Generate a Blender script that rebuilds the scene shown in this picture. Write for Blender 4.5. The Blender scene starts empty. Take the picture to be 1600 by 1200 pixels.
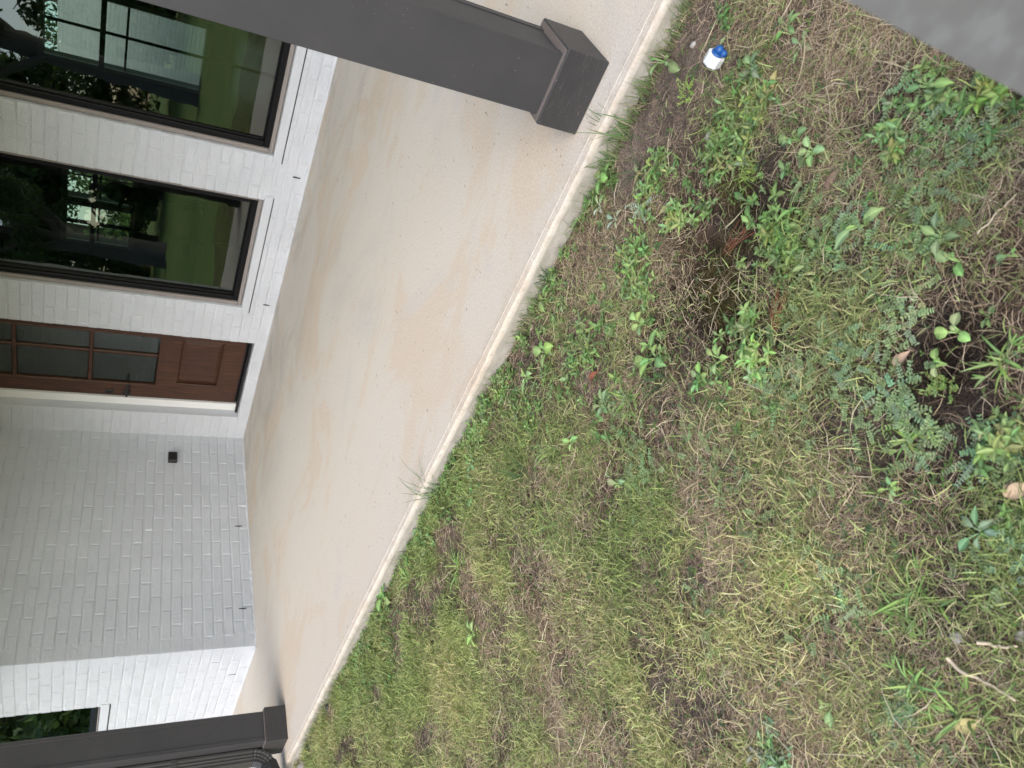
import bpy, math, random
import numpy as np
from mathutils import Vector, Matrix

C = bpy.context.scene.collection
PI = math.pi
rng = np.random.RandomState(11)
random.seed(7)

# ------------------------------------------------------------------ camera, sky, sun, exposure
CAM_ROT=((0.379291,0.706089,0.597978),(-0.281685,0.703708,-0.652264),(-0.881358,0.078957,0.465805))
LENS=26.2334

sc = bpy.context.scene
cd = bpy.data.cameras.new('camera')
cam = bpy.data.objects.new('camera', cd); C.objects.link(cam)
M4 = Matrix(CAM_ROT).to_4x4(); M4.translation = Vector((0, 0, 1.1))
cam.matrix_world = M4
cd.sensor_fit = 'HORIZONTAL'; cd.sensor_width = 36; cd.lens = LENS
cd.clip_start = 0.02; cd.clip_end = 500
cd.dof.use_dof = True; cd.dof.focus_distance = 2.9; cd.dof.aperture_fstop = 6.5
sc.camera = cam

SUN_EL, SUN_AZ = math.radians(36), math.radians(160)     # azimuth clockwise from +Y
w = bpy.data.worlds.new('World'); sc.world = w; w.use_nodes = True
nt = w.node_tree; bg = nt.nodes['Background']
sky = nt.nodes.new('ShaderNodeTexSky'); sky.sky_type = 'NISHITA'; sky.sun_disc = False
sky.sun_elevation = SUN_EL; sky.sun_rotation = SUN_AZ
sky.air_density = 1.0; sky.dust_density = 2.2; sky.ozone_density = 1.6
nt.links.new(sky.outputs[0], bg.inputs[0]); bg.inputs[1].default_value = 0.15
sd = bpy.data.lights.new('sun', 'SUN'); sd.energy = 0.88; sd.angle = math.radians(60); sd.color = (.99, .985, .975)
sun = bpy.data.objects.new('sun', sd); C.objects.link(sun)
dv = Vector((math.sin(SUN_AZ)*math.cos(SUN_EL), math.cos(SUN_AZ)*math.cos(SUN_EL), math.sin(SUN_EL)))
sun.rotation_euler = dv.to_track_quat('Z', 'Y').to_euler()
sc.view_settings.view_transform = 'Standard'; sc.view_settings.look = 'None'
sc.view_settings.gamma = 1; sc.view_settings.exposure = 1.3

MAP=dict(x0=-5.6,y0=-0.3,step=0.05,nx=128,ny=42)
GREEN='''77777778888888888888888888888777777766666655555555555555555555666666666666665555556666666555555555555555555555555555555341222666
77777778888888888888888888888777777776666665555555555555555555566666666666666555555666666655555555555555555555555555535323222266
77777777888888888888888888888877777776666666555555555555555555556666666666666655555566666665555555555555555555555554453222222226
77777777788888888888888888888887777777666666655555555555555555555666666666666655555556666666555555555555555555555435433232222222
77777777788888888888888888888888777777766666655555555555555555555566666666666665555555666666655555555555555555543553332122222222
77777777778888888888888888888888777777776666665555555555555555555566666666666666555555566666665555555555555554345433322322222222
77777777777888888888888888888888877777776666666555555555555555555556666666666666655555566666665555555555554434554333122222222222
77777777777888888888888888888888887777777666666655555555555555555555666666666666665555556666666555555555443355433231223222222222
77777777777788888888888888888888888777777766666655555555555555555555566666666666666555555666666655555544334554332312232222222222
77777777777778888888888888888888888777777776666665555555555555555555556666666666666655555566666665554433455443323122132222222222
77777777777778888888888888888888888877777777666666555555555555555555555666666666666665555556666665443345554433231222322222222222
77777777777777888888888888888888888887777777666666655555555555555555555666666666666666555555665554333455543332321222322222222222
67777777777777788888888888888888888887777777766666665555555555555555555566666666666666655665555543235554433323212223222222222222
67777777777777788888888888888888888888777777776666665555555555555555555556666666666666666666666554224544333232122223222222222222
66777777777777778888888888888888888888877777777666666555555555555555555555666666666666677777766654322333332321222133222222222222
66677777777777777888888888888888888888887777777666666655555555555555555555566666666666677888777655312233323212222232222222222222
66677777777777777888888888888888888888887777777766666665555555555555555555556666666666777888777664321212232122222332222222222222
66667777777777777788888888888888888888888777777776666665555555555555555555555666666666777877777544431111231122223322222222222222
66667777777777777788888888888888888888888877777777666666555555555555555555555555566666677766666544332111111222223322222222222222
66666777777777777778888888888888888888888887777777666666655555555555555555555555555556666666665544333221112222133222222222222222
66666677777777777777888888888888888888888887777777766666665555555555555554444445555555556666665543333321112222233222222222222222
66666677777777777777888888888888888888888888777777776666666555555555555455544444555444456666554433333333223222332222222222222222
66666667777777777777788888888888888888888888877777777666666555555555555555554455555444455665544443333344333343332222222222222222
66666666777777777777778888888888888888888888887777777666666655666655555555555555555443455555433433333444443343322222222222222222
66666666777777777777778888888888888888888888887777777766666666666665556665555555555444444444433333233444433334322222222222222222
66666666677777777777777888888888888888888888888777777776666666666666666666555555555444454333333322223444322234222222222222222222
66666666677777777777777788888888888888888888888877777777666677766666666666555555554334554333333221122334322232222222222222222222
66666666667777777777777788888888888888888888888887777777667777776666666666555555544445443333333221112233322222222222222222222222
66666666666777777777777778888888888888888888888887777777777777777666666666555555444554433333333211111222332222222222222222222222
66666666666777777777777777888888888888888888888888777777777777777666666666655555555544333333332211111122322212222222222222222222
66666666666677777777777777888888888888888888888888877777888777777766666666655555555433333333332221111122332222222222222222222222
66666666666677777777777777788888888888888888888888887888888877777766666666655555554433333333333322111123332222222222222222222222
66666666666667777777777777778888888888888888888888888888888887777666666665555555554433333333333332111123443222222222222222222222
66666666666666777777777777778888888888777888888888888888877777776666555555555555554443333333333332211123343222222222222222222222
66666666666666777777777777777888888777777788888887778877777777766665555555555555555444333333333322221112333222222222222222222222
66666666666666677777777777777788777777777778888777777777777766666555555555555555555443333233333322221112222222222222222222222222
66666666666666667777777777777777777777777777777777777777766666655555555555555555544443332223322222211111222222222222222222222222
66666666666666667777777777777777777777777777777777776666666555555555555555555544444433322222222221111111112222222222222222222222
66666666666666666777777777777777666666677777777666666666555555455555555555555444433333322222222221111111111122222222222222222222
66666666666666666777777777777766666666667777666666666655554444455555555555554443333333332222211221111111111112222222222222222222
66666666666666666677777777776666666666666766666666655555444344555555555555444433333333333221112222111111111111222222222222222222
66666666666666666667777776666666656666666666665555555544433445555555555544444333333333332221122222111111111111222222222222222222'''
STRAW='''33333333333333333333333344444444555555556666666666666666777777776666666677777777777655544444444444444444444444444444444433666333
33333333333333333333333344444444455555556666666666666666677777776666666667777777777765554444444444444444444444444444443334666633
33333333333333333333333334444444445555555666666666666666677777777666666666777777777766555444444444444444444444444444333346666663
33333333333333333333333333444444444555555566666666666666667777777766666666677777777776655544444444444444444444444433333346666666
33333333333333333333333333344444444555555556666666666666666777777776666666667777777777665554444444444444444444443333333456666666
33333333333333333333333333344444444455555556666666666666666677777777666666666777777777766555444444444444444444333333334466666666
33333333333333333333333333334444444445555555666666666666666667777777766666666677777777776655544444444444444443333333334566666666
33333333333333333333333333333444444444555555566666666666666666777777776666666667777777777665554444444444444333333333344666666666
33333333333333333333333333333444444444555555556666666666666666777777776666666666777777777766555444444444433333333333445666666666
33333333333333333333333333333344444444455555556666666666666666677777777666666666777777777776655444444443333333333333446666666666
33333333333333333333333333333334444444445555555666666666666666667777777766666666677777777777655554444333333333333334456666666666
33333333333333333333333333333333444444444555555566666666666666666777777776666666667777777777665555533333333333333344456666666666
33333333333333333333333333333333444444444555555556666666666666666677777777666666666777777777666554333333333333333444466666666666
33333333333333333333333333333333344444444455555555666666666666666667777777766666666677777776666644333333333333333444566666666666
33333333333333333333333333333333334444444445555555666666666666666667777777776666666666666666665554333333333333334444666666666666
33333333333333333333333333333333334444444444555555566666666666666666777777776666666666666665555554433333333333344445666666666666
33333333333333333333333333333333333444444444555555556666666666666666677777777666666666666655555554433333333333344446666666666666
33333333333333333333333333333333333344444444455555555666666666666666667777777666666666665555555554443333333333444456666666666666
33333333333333333333333333333333333334444444445555555666666666666666666777776666666666665555655555544333333334444456666666666666
33333333333333333333333333333333333334444444445555555566666666666666666777776666666665555566666555544433333334444566666666666666
33333333333333333333333333333333333333444444444555555556666666666666666777777666666555555666666555555433333344444566666666666666
33333333333333333333333333333333333333344444444455555555666666666666667777777666665555556656556555544443333544445666666666666666
33333333333333333333333333333333333333344444444445555555566666666666666666666666665444555556555555544333333444445666666666666666
33333333333333333333333333333333333333334444444445555555566666666666666666666666655444455566555555444333333433456666666666666666
33333333333333333333333333333333333333333444444444555555556666555555555666666666555544455555554444344333344434456666666666666666
33333333333333333333333333333333333333333344444444455555555555555555555555556666555554455555544433333333344444556666666666666666
33333333333333333333333333333333333333333344444444445555555555444445555555555665555554555555444333223333444455566666666666666666
33333333333333333333333333333333333333333334444444445555555544444444444445555555555544555555443332222333455566566666666666666666
33333333333333333333333333333333333333333333444444444555554444433334444444555555555544555544443322222233455566666666666666666666
33333333333333333333333333333333333333333333344444444444444443333333344444455555555555555444443322222233455666666666666666666666
33333333333333333333333333333333333333333333344444444444444333333333444444455555555554454444444332222234445666666666666666666666
33333333333333333333333333333333333333333333334444444333333333333334444444455555555544455444444433222234446666666666666666666666
33333333333333333333333333333333333333333333333333333333333333333344444444555555544444455444444443322333445666666666666666666666
33333333333333333333333333333333333333333333333333333333333333333444444455555555444444455544444444332333445555666666666666666666
33333333333333333333333333333333333333333333333333333333333333333444444555555554455545555554444544333323445555566666666666666666
33333333333333333333333333333333333333333333333333333333333333334444445555555555555555554445445544333222344555556666666666666666
33333333333333333333333333333333333333333333333333333333333333344444455544455554555554444444555443333212334455555666666666666666
33333333333333333333333333333333333333333333333333333333333333444444544444444444455544444444554443332111234445555566666666666666
33333333333333333333333333333333333333333333333333333333333344444444444444444444444444444444444433222111123344555556666666666666
33333333333333333333333333333333333333333333333333333333333444444444444333334444444444444434444432221111113334455555666666666666
33333333333333333333333333333333333333333333333333333333344444444443333333333444443444433333444332211111124433445555666666666666
33333333333333333333333333333333333333333333333333333333444444444333333333334444333444333333333322221111124443344555566666666666'''
SOIL='''55555555555555555555555555555555555555555555555555555555555555555555555555555555555555555555555555555555555555555555555555555555
55555555555555555555555555555555555555555555555555555555555555555555555555555555555555555555555555555555555555555555555555555555
55555555555555555555555555555555555555555555555555555555555555555555555555555555555555555555555555555555555555555555555555555555
55555555555555555555555555555555555555555555555555555555555555555555555555555555555555555555555555555555555555555555555555555555
55555555555555555555555555555555555555555555555555555555555555555555555555555555555555555555555555555555555555555555555555555555
55555555555555555555555555555555555555555555555555555555555555555555555555555555555555555555555555555555555555555555555555555555
55555555555555555555555555555555555555555555555555555555555555555555555555555555555555555555555555555555555555555555555555555555
55555555555555555555555555555555555555555555555555555555555555555555555555555555555555555555555555555555555555555555555555555555
55555555555555555555555555555555555555555555555555555555555555555555555555555555555555555555555555555555555555555555555555555555
55555555555555555555555555555555555555555555555555555555555555555555555555555555555555555555555555555555555555555555555555555555
55555555555555555555555555555555555555555555555555555555555555555555555555555555555555555555555555555555555555555555555555555555
55555555555555555555555555555555555555555555555555555555555555555555555555555555555555555555555555555555555555555555555555555555
55555555555555555555555555555555555555555555555555555555555555555555555555555555555555555555555566665555555555555555555555555555
55555555555555555555555555555555555555555555555555555555555555555555555555555555555555555555555566666655555555555555555555555555
55555555555555555555555555555555555555555555555555555555555555555555555555555555555555555555555556666776555555555555555555555555
55555555555555555555555555555555555555555555555555555555555555555555555555555555555555555555555555668876665555555555555555555555
55555555555555555555555555555555555555555555555555555555555555555555555555555555555555555555555555677777766555555555555555555555
55555555555555555555555555555555555555555555555555555555555555555555555555555555555555555555555555667777776655555555555555555555
55555555555555555555555555555555555555555555555555555555555555555555555555555555555555555555555556677778887655555555555555555555
55555555555555555555555555555555555555555555555555555555555555555555555555555555555555555555555566677778887665555555555555555555
55555555555555555555555555555555555555555555555555555555555555555555555555555555555555555555555566777777887765555555555555555555
55555555555555555555555555555555555555555555555555555555555555555555555555555555555555555555555566677777777765555555555555555555
55555555555555555555555555555555555555555555555555555555555555555555555555555555555555555555555666666666777665555555555555555555
55555555555555555555555555555555555555555555555555555555555555555555555555555555555555555555556666666666666665555555555555555555
55555555555555555555555555555555555555555555555555555555555555555555555555555555555555555555556667776666666665555555555555555555
55555555555555555555555555555555555555555555555555555555555555555555555555555555555555555555566677777766666665555555555555555555
55555555555555555555555555555555555555555555555555555555555555555555555555555555555555555555666778888766667765555555555555555555
55555555555555555555555555555555555555555555555555555555555555555555555555555544555555555555666788998876667655555555555555555555
55555555555555555555555555555555555555555555555555555555555555555555555555554444455555555555667789999876667655555555555555555555
55555555555555555555555555555555555555555555555555555555555555555555555555544444455555555555667789999877666655555555555555555555
55555555555555555555555555555555555555555555555555555555555555555555555555444444555555555555667789999887666555555555555555555555
55555555555555555555555555555555555555555555555555555555555555555555555555444445555555555555666788898877665555555555555555555555
55555555555555555555555555555555555555555555555555555555555555555555555555555555555555555555666778888877655555555555555555555555
55555555555555555555555555555555555555555555555555555555555555555555555555555555555555555555566677778876555555555555555555555555
55555555555555555555555555555555555555555555555555555555555555555555555555555555555555555555566666677765444555555555555555555555
55555555555555555555555555555555555555555555555555555555555555555544455555555555555444555555556555566643334555555555555555555555
55555555555555555555555555555555555555555555555555555555555555554444455555555555544444555555555554444432223455555555555555555555
55555555555555555555555555555555555555555555555555555555555555444444455555555555444445555555555444333432223445555555555555555555
55555555555555555555555555555555555555555555555555555555555544444444555555555554444445555555554443223332112345555555555555555555
55555555555555555555555555555555555555555555555555555555554444444445555555555544444455555555544443223333222345555555555555555555
55555555555555555555555555555555555555555555555555555555544444444455555555554444444555555555544432223443223345555555555555555555
55555555555555555555555555555555555555555555555555555555444444444555555555544444445555555555444432234444333345555555555555555555'''
MOSS='''00000000000000000000000000000000000000000000000000000000000000000000000000000000000000000000000000000000000000000000000000000000
00000000000000000000000000000000000000000000000000000000000000000000000000000000000000000000000000000000000000000000000000000000
00000000000000000000000000000000000000000000000000000000000000000000000000000000000000000000000000000000000000000000000000000000
00000000000000000000000000000000000000000000000000000000000000000000000000000000000000000000000000000000000000000000000000000000
00000000000000000000000000000000000000000000000000000000000000000000000000000000000000000000000000000000000000000000000000000000
00000000000000000000000000000000000000000000000000000000000000000000000000000000000000000000000000000000000000000000000000000000
00000000000000000000000000000000000000000000000000000000000000000000000000000000000000000000000000000000000000000000000000000000
00000000000000000000000000000000000000000000000000000000000000000000000000000000000000000000000000000000000000000000000000000000
00000000000000000000000000000000000000000000000000000000000000000000000000000000000000000000000000000000000000000000000000000000
00000000000000000000000000000000000000000000000000000000000000000000000000000000000000000000000000000000000000000000000000000000
00000000000000000000000000000000000000000000000000000000000000000000000000000000000000000000000000000000000000000000000000000000
00000000000000000000000000000000000000000000000000000000000000000000000000000000000000000000000000000000000000000000000000000000
00000000000000000000000000000000000000000000000000000000000000000000000000000000000000000000000000000000000000000000000000000000
00000000000000000000000000000000000000000000000000000000000000000000000000000000000000000000000000000000000000000000000000000000
00000000000000000000000000000000000000000000000000000000000000000000000000000000000000000000000000000000000000000000000000000000
00000000000000000000000000000000000000000000000000000000000000000000000000000000000000000000000000000000000000000000000000000000
00000000000000000000000000000000000000000000000000000000000000000000000000000000000000000000000000000000000000000000000000000000
00000000000000000000000000000000000000000000000000000000000000000000000000000000000000000000000000000000000000000000000000000000
00000000000000000000000000000000000000000000000000000000000000000000000000000000000000000000000000000000000000000000000000000000
00000000000000000000000000000000000000000000000000000000000000000000000000000000000000000000000000000000000000000000000000000000
00000000000000000000000000000000000000000000000000000000000000000000000000000000000000000000000000000000000000000000000000000000
00000000000000000000000000000000000000000000000000000000000000000000000000000000000000000000000000000000000000000000000000000000
00000000000000000000000000000000000000000000000000000000000000000000000000000000000000000000000000000000000000000000000000000000
00000000000000000000000000000000000000000000000000000000000000000000000000000000000000000000000000100000000000000000000000000000
00000000000000000000000000000000000000000000000000000000000000000000000000000000000000000000000111111000000000000000000000000000
00000000000000000000000000000000000000000000000000000000000000000000000000000001000000000000001112221100000000000000000000000000
00000000000000000000000000000000000000000000000000000000000000000000000000001122211000000000001122353210000000000000000000000000
00000000000000000000000000000000000000000000000000000000000000000000000000013455421000000000011223784211000000000000000000000000
00000000000000000000000000000000000000000000000000000000000000000000000001235777531000000000011235873321000000000000000000000000
00000000000000000000000000000000000000000000000000000000000000000000000001357887421000000000011234544321000000000000000000000000
00000000000000000000000000000000000000000000000000000000000000000000000012467875310000000000011233444331000000000000000000000000
00000000000000000000000000000000000000000000000000000000000000000000000012456643100000000000011223333663000000000000000000000000
00000000000000000000000000000000000000000000000000000000000000000000000012333321000000000000001122335883000000000000000000000000
00000000000000000000000000000000000000000000000000000000000000000000000011222110000000000000001112226862000000000000000000000000
00000000000000000000000000000000000000000000000000000000000000000000000000110000000000000000000111224521000000000000000000000000
00000000000000000000000000000000000000000000000000000000000000000000000000000000000000000000000011112210000000000000000000000000
00000000000000000000000000000000000000000000000000000000000000000000000000000000000000000000000111111100000000000000000000000000
00000000000000000000000000000000000000000000000000000000000000000000000000000000000000000000001221000000000000000000000000000000
00000000000000000000000000000000000000000000000000000000000000000000000000000000000000000000013331000000000000000000000000000000
00000000000000000000000000000000000000000000000000000000000000000000000000000000000000000000124421000000000000000000000000000000
00000000000000000000000000000000000000000000000000000000000000000000000000000000000000000000134320000000000000000000000000000000
00000000000000000000000000000000000000000000000000000000000000000000000000000000000000000000233210000000000000000000000000000000'''
WEEDS=[
('broad',-0.405,1.692,0.079,'weed with two long spoon shaped leaves beside the slab near the column foot'),
('broad',-0.281,1.372,0.038,'pale green four leaved weed just below the white and blue cap'),
('small',-0.266,1.528,0.027,'tiny dull green weed beside the blue knob of the cap'),
('small',-0.196,1.295,0.036,'lone weed with one grey green and one bright leaf in the straw'),
('small',-0.183,1.361,0.034,'single bright green leaf on a long stalk near the top of the photo'),
('fern',-0.424,1.555,0.034,'feathery bright green sprig on the light soil between cap and slab'),
('lush',-0.400,1.301,0.096,'largest bushy green weed with many lance leaves below the cap'),
('lush',-0.333,1.309,0.052,'dense leafy green sprig joined to the top of the largest bushy weed'),
('fern',-0.441,1.228,0.033,'bright feathery tip under the largest bushy weed'),
('broad',-0.333,1.161,0.035,'two rounded leaves on a stalk right of the largest bushy weed'),
('broad',-0.326,1.103,0.028,'small four leaf rosette with pale rounded leaves in the straw'),
('broad',-0.132,0.977,0.040,'broad glossy leaf pair close to the grey metal post'),
('lush',-0.099,0.886,0.031,'yellow green leafy patch touching the blurred metal post'),
('pinnate',-0.179,0.898,0.064,'grey green low weed spreading below the metal post'),
('pinnate',-0.165,0.996,0.045,'faint grey green fern like weed in dry grass left of the metal post'),
('lush',-0.233,0.974,0.035,'bright green low patch of tiny leaves in the middle of the straw'),
('pinnate',-0.150,0.846,0.050,'grey green fern like mat near the right edge under the metal post'),
('lush',-0.612,1.492,0.075,'bushy green weed growing on bare soil two hand widths from the slab edge'),
('wisp',-0.652,1.581,0.046,'dark thin leaved tuft on the bare soil beside the slab'),
('broad',-0.749,1.694,0.041,'compact rounded leaf weed close to the slab level with the column foot'),
('broad',-0.882,1.748,0.051,'weed with one large dark oval leaf overhanging the slab edge'),
('small',-0.803,1.585,0.036,'silvery white leaved seedling near the slab edge'),
('small',-0.819,1.672,0.034,'green seedling between the oval leaf weed and the silvery seedling'),
('lush',-0.654,1.355,0.043,'light green ground weed on the mossy soil border'),
('broad',-0.490,1.179,0.042,'upright weed with two dark oval leaves beside the mossy patch'),
('pinnate',-0.699,1.488,0.031,'small greyish weed right of the silvery seedling'),
('lush',-0.496,1.052,0.057,'yellow green clump of small leaves at the right rim of the dark mossy hollow'),
('pinnate',-0.433,0.973,0.071,'large grey green fern like mat right of the dark hollow'),
('broad',-0.366,0.914,0.056,'weed with two big light green leaves on one stalk near the middle right'),
('pinnate',-0.274,0.861,0.056,'grey green fern like trail running down the right side'),
('pinnate',-0.310,0.798,0.043,'end of grey green trail on the dark soil'),
('broad',-0.297,0.776,0.035,'bright leaves with a long stalk at the foot of the grey green trail'),
('broad',-0.309,0.725,0.029,'twin rounded bright leaves on bare dark soil'),
('broad',-0.251,0.664,0.021,'round leaf cut by the right edge of the photo'),
('lush',-0.801,1.410,0.052,'leafy green sprig near the slab in line with the dark hollow'),
('lush',-0.854,1.329,0.074,'long leafy green weed along the upper bare strip near the slab'),
('fern',-0.968,1.361,0.049,'bright yellow green feathery weed in the long leafy strip'),
('lush',-1.127,1.406,0.085,'broad bushy green patch halfway between slab and dark hollow'),
('broad',-1.165,1.669,0.044,'small leafy weed at the slab edge with cupped leaves'),
('broad',-1.261,1.531,0.043,'four leaf weed with rounded leaves close to the slab'),
('wisp',-1.118,1.789,0.062,'thin dark grass blades leaning over the slab halfway along'),
('broad',-0.900,1.249,0.033,'small rosette of five pale rounded leaves by the bare soil'),
('broad',-0.926,1.152,0.065,'weed of four large veined oval leaves on the open soil'),
('wisp',-0.949,1.107,0.055,'dark narrow leaves under the four veined leaves'),
('small',-0.750,1.038,0.021,'tiny pale seedling at the bottom of the dark hollow'),
('lush',-0.670,0.987,0.035,'upright green seedling by the fallen pine needles'),
('broad',-0.778,0.991,0.033,'pale green whorled rosette on reddish soil'),
('broad',-0.845,0.998,0.036,'second pale whorled rosette nearer the slab'),
('broad',-0.809,0.949,0.021,'little three leaf rosette below the whorled pair'),
('broad',-0.795,0.915,0.019,'isolated seedling with three lobes right of the whorled rosettes'),
('lush',-0.705,0.908,0.043,'upright bright leafy weed with long pale stems in the centre of the lawn'),
('pinnate',-0.396,0.910,0.061,'bluish fern like mat mixed with bright leaves beside the two big leaves'),
('pinnate',-0.704,0.830,0.055,'blue green fern like trail running down through the lawn centre'),
('pinnate',-0.554,0.748,0.065,'wide blue green trail left of the tan dead leaf'),
('pinnate',-0.539,0.644,0.043,'blue green leaflets below the tan dead leaf'),
('pinnate',-0.550,0.564,0.049,'grey green sprig pair on the dark soil right of centre'),
('pinnate',-0.421,0.737,0.043,'green fern like weed crossing pale straw at right'),
('broad',-0.387,0.640,0.027,'three round pale leaves on bare dark soil at right'),
('broad',-0.444,0.628,0.022,'two round bright leaves on bare dark soil at right'),
('small',-0.342,0.628,0.019,'faint grey seedling on bare dark soil at far right'),
('blade',-0.378,0.562,0.054,'coarse grass clump with wide green blades at the right edge'),
('fern',-0.473,0.602,0.029,'yellow green fine leaved weed on dark soil'),
('blade',-0.579,0.575,0.042,'coarse grass tuft with pale bases on the dark soil'),
('lush',-0.458,0.470,0.033,'bright round leaved patch at the right edge of the lawn'),
('pinnate',-0.497,0.484,0.036,'bluish mat joined to the round leaved patch'),
('broad',-0.638,0.520,0.020,'small pale rosette below the coarse tuft'),
('blade',-1.085,1.162,0.061,'broad bladed grass clump below the four veined leaves'),
('pinnate',-1.142,1.181,0.059,'grey green weed mat near the broad bladed clump'),
('broad',-1.158,1.215,0.042,'oval leaved weed within the grey green mat'),
('broad',-1.381,1.546,0.053,'upright light green weed near the slab with three oval leaves'),
('lush',-1.530,1.666,0.057,'leafy green weed touching the slab side'),
('fern',-1.460,1.495,0.037,'tiny yellow green fern like sprig on reddish soil'),
('lush',-1.692,1.652,0.072,'trailing leafy weed following the slab edge'),
('lush',-1.798,1.640,0.079,'bright fuller part of the weed row beside the slab'),
('broad',-1.856,1.584,0.060,'weed with long blue green leaf below the bright row'),
('wisp',-2.192,1.796,0.105,'long thin grass blades leaning far onto the concrete'),
('lush',-1.966,1.554,0.090,'pointed leaf weed at the foot of the leaning blades'),
('blade',-1.425,1.277,0.089,'spidery crabgrass with long blades in the middle lawn'),
('blade',-1.576,1.107,0.078,'larger spidery crabgrass lower in the middle lawn'),
('broad',-1.323,1.225,0.048,'pair of pale oval leaves beside the spidery crabgrass'),
('broad',-1.239,1.004,0.044,'two pale upright leaves on thin turf'),
('pinnate',-1.150,0.968,0.066,'faint grey green weed in the middle of the lawn'),
('wisp',-1.621,1.350,0.083,'fine dark green grass tuft between slab weeds and crabgrass'),
('lush',-2.392,1.656,0.091,'leafy cluster at the slab edge in the lower part'),
('broad',-2.944,1.710,0.068,'rounded leaf weed by the slab lower down'),
('lush',-3.078,1.673,0.108,'dark green bushy weed hugging the slab near the far column'),
('lush',-3.359,1.679,0.135,'bright low green patch close to the far end of the slab'),
('blade',-2.667,1.619,0.103,'fan of light grass blades below the lower leafy cluster'),
('blade',-2.234,1.388,0.099,'upright bright grass tuft in the lower left lawn'),
('broad',-2.222,1.121,0.052,'light oval leaf sprig over thin straw in the lower lawn'),
('blade',-0.916,0.553,0.069,'bright coarse grass blades in the lower right lawn'),
('blade',-0.731,0.370,0.070,'sprawling crabgrass on bare mauve soil at lower right'),
('blade',-0.784,0.371,0.056,'second sprawling crabgrass left of the bare mauve soil'),
('pinnate',-0.866,0.458,0.061,'pale fern like weed in thick turf at lower right'),
('blade',-0.827,0.267,0.061,'narrow bladed green clump near the pale twig'),
('pinnate',-0.574,0.340,0.057,'bluish green mat with round leaves on the lower right edge'),
('broad',-0.575,0.387,0.031,'bright oval leaves just left of the bluish green edge mat'),
('blade',-0.789,0.202,0.070,'yellow green tuft of soft grass in the bottom right corner'),
('pinnate',-0.894,0.228,0.042,'small bluish weed in straw near the bottom edge'),
('broad',-1.008,0.313,0.036,'wide pale green leaf lying on the lower lawn'),
('lush',-1.184,0.316,0.050,'bluish leafy patch at the bottom edge'),
('wisp',-0.603,1.790,0.076,'fan of thin grass leaning onto the concrete under the near column foot'),
('wisp',-0.703,1.763,0.065,'second fan of thin grass blades by the slab below the column foot')]
LITTER=[
('cap',-0.319,1.504,-0.289,1.494,'white plastic cap with blue knob lying on the soil'),
('clod',-0.290,1.437,-0.290,1.437,'dark clod of earth beside the blue knob'),
('leaf',-0.361,1.024,-0.339,1.029,'curled brown dead leaf between straw and green mat'),
('leaf',-0.403,0.984,-0.420,0.998,'flat brown dead leaf under the curled one'),
('leaf',-0.505,0.685,-0.493,0.685,'tan lobed dead leaf on the centre right soil'),
('leaf',-0.511,0.404,-0.487,0.400,'largest tan dead leaf at the right edge'),
('leaf',-0.286,1.297,-0.273,1.306,'yellowish withered leaf below the pale four leaved weed'),
('yleaf',-0.811,0.183,-0.792,0.181,'yellow fallen leaf in the bottom right turf'),
('yleaf',-1.158,1.307,-1.144,1.305,'small red brown scrap of leaf near the slab weeds'),
('twig',-0.739,0.270,-0.697,0.178,'long pale twig in the bottom right corner'),
('twig',-0.684,0.264,-0.645,0.233,'short tan twig above the long pale one'),
('twig',-0.257,0.732,-0.188,0.727,'bleached straw stalk near the right edge'),
('twig',-0.258,0.699,-0.295,0.673,'thin grey stick on dark soil at right'),
('twig',-1.064,1.531,-1.042,1.434,'thin brown root on the soil near the slab'),
('needles',-0.635,0.930,-0.595,0.955,'bundle of rust brown pine needles beside the leafy seedling'),
('needles',-0.605,1.156,-0.553,1.131,'sparse orange pine needles in the dark hollow'),
('pebble',-0.692,0.944,-0.692,0.944,'tan pebble at the base of the pine needles'),
('pebble',-0.333,1.625,-0.333,1.625,'small white stone chip on the light soil'),
('pebble',-0.451,1.404,-0.451,1.404,'grey stone flake beside the largest bushy weed'),
('pebble',-0.718,0.288,-0.718,0.288,'pale grey rock chip on the lower right soil'),
('pebble',-0.636,0.245,-0.636,0.245,'white pebble cut by the right edge'),
('pebble',-1.298,1.693,-1.298,1.693,'light pebble close to the slab edge')]
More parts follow.
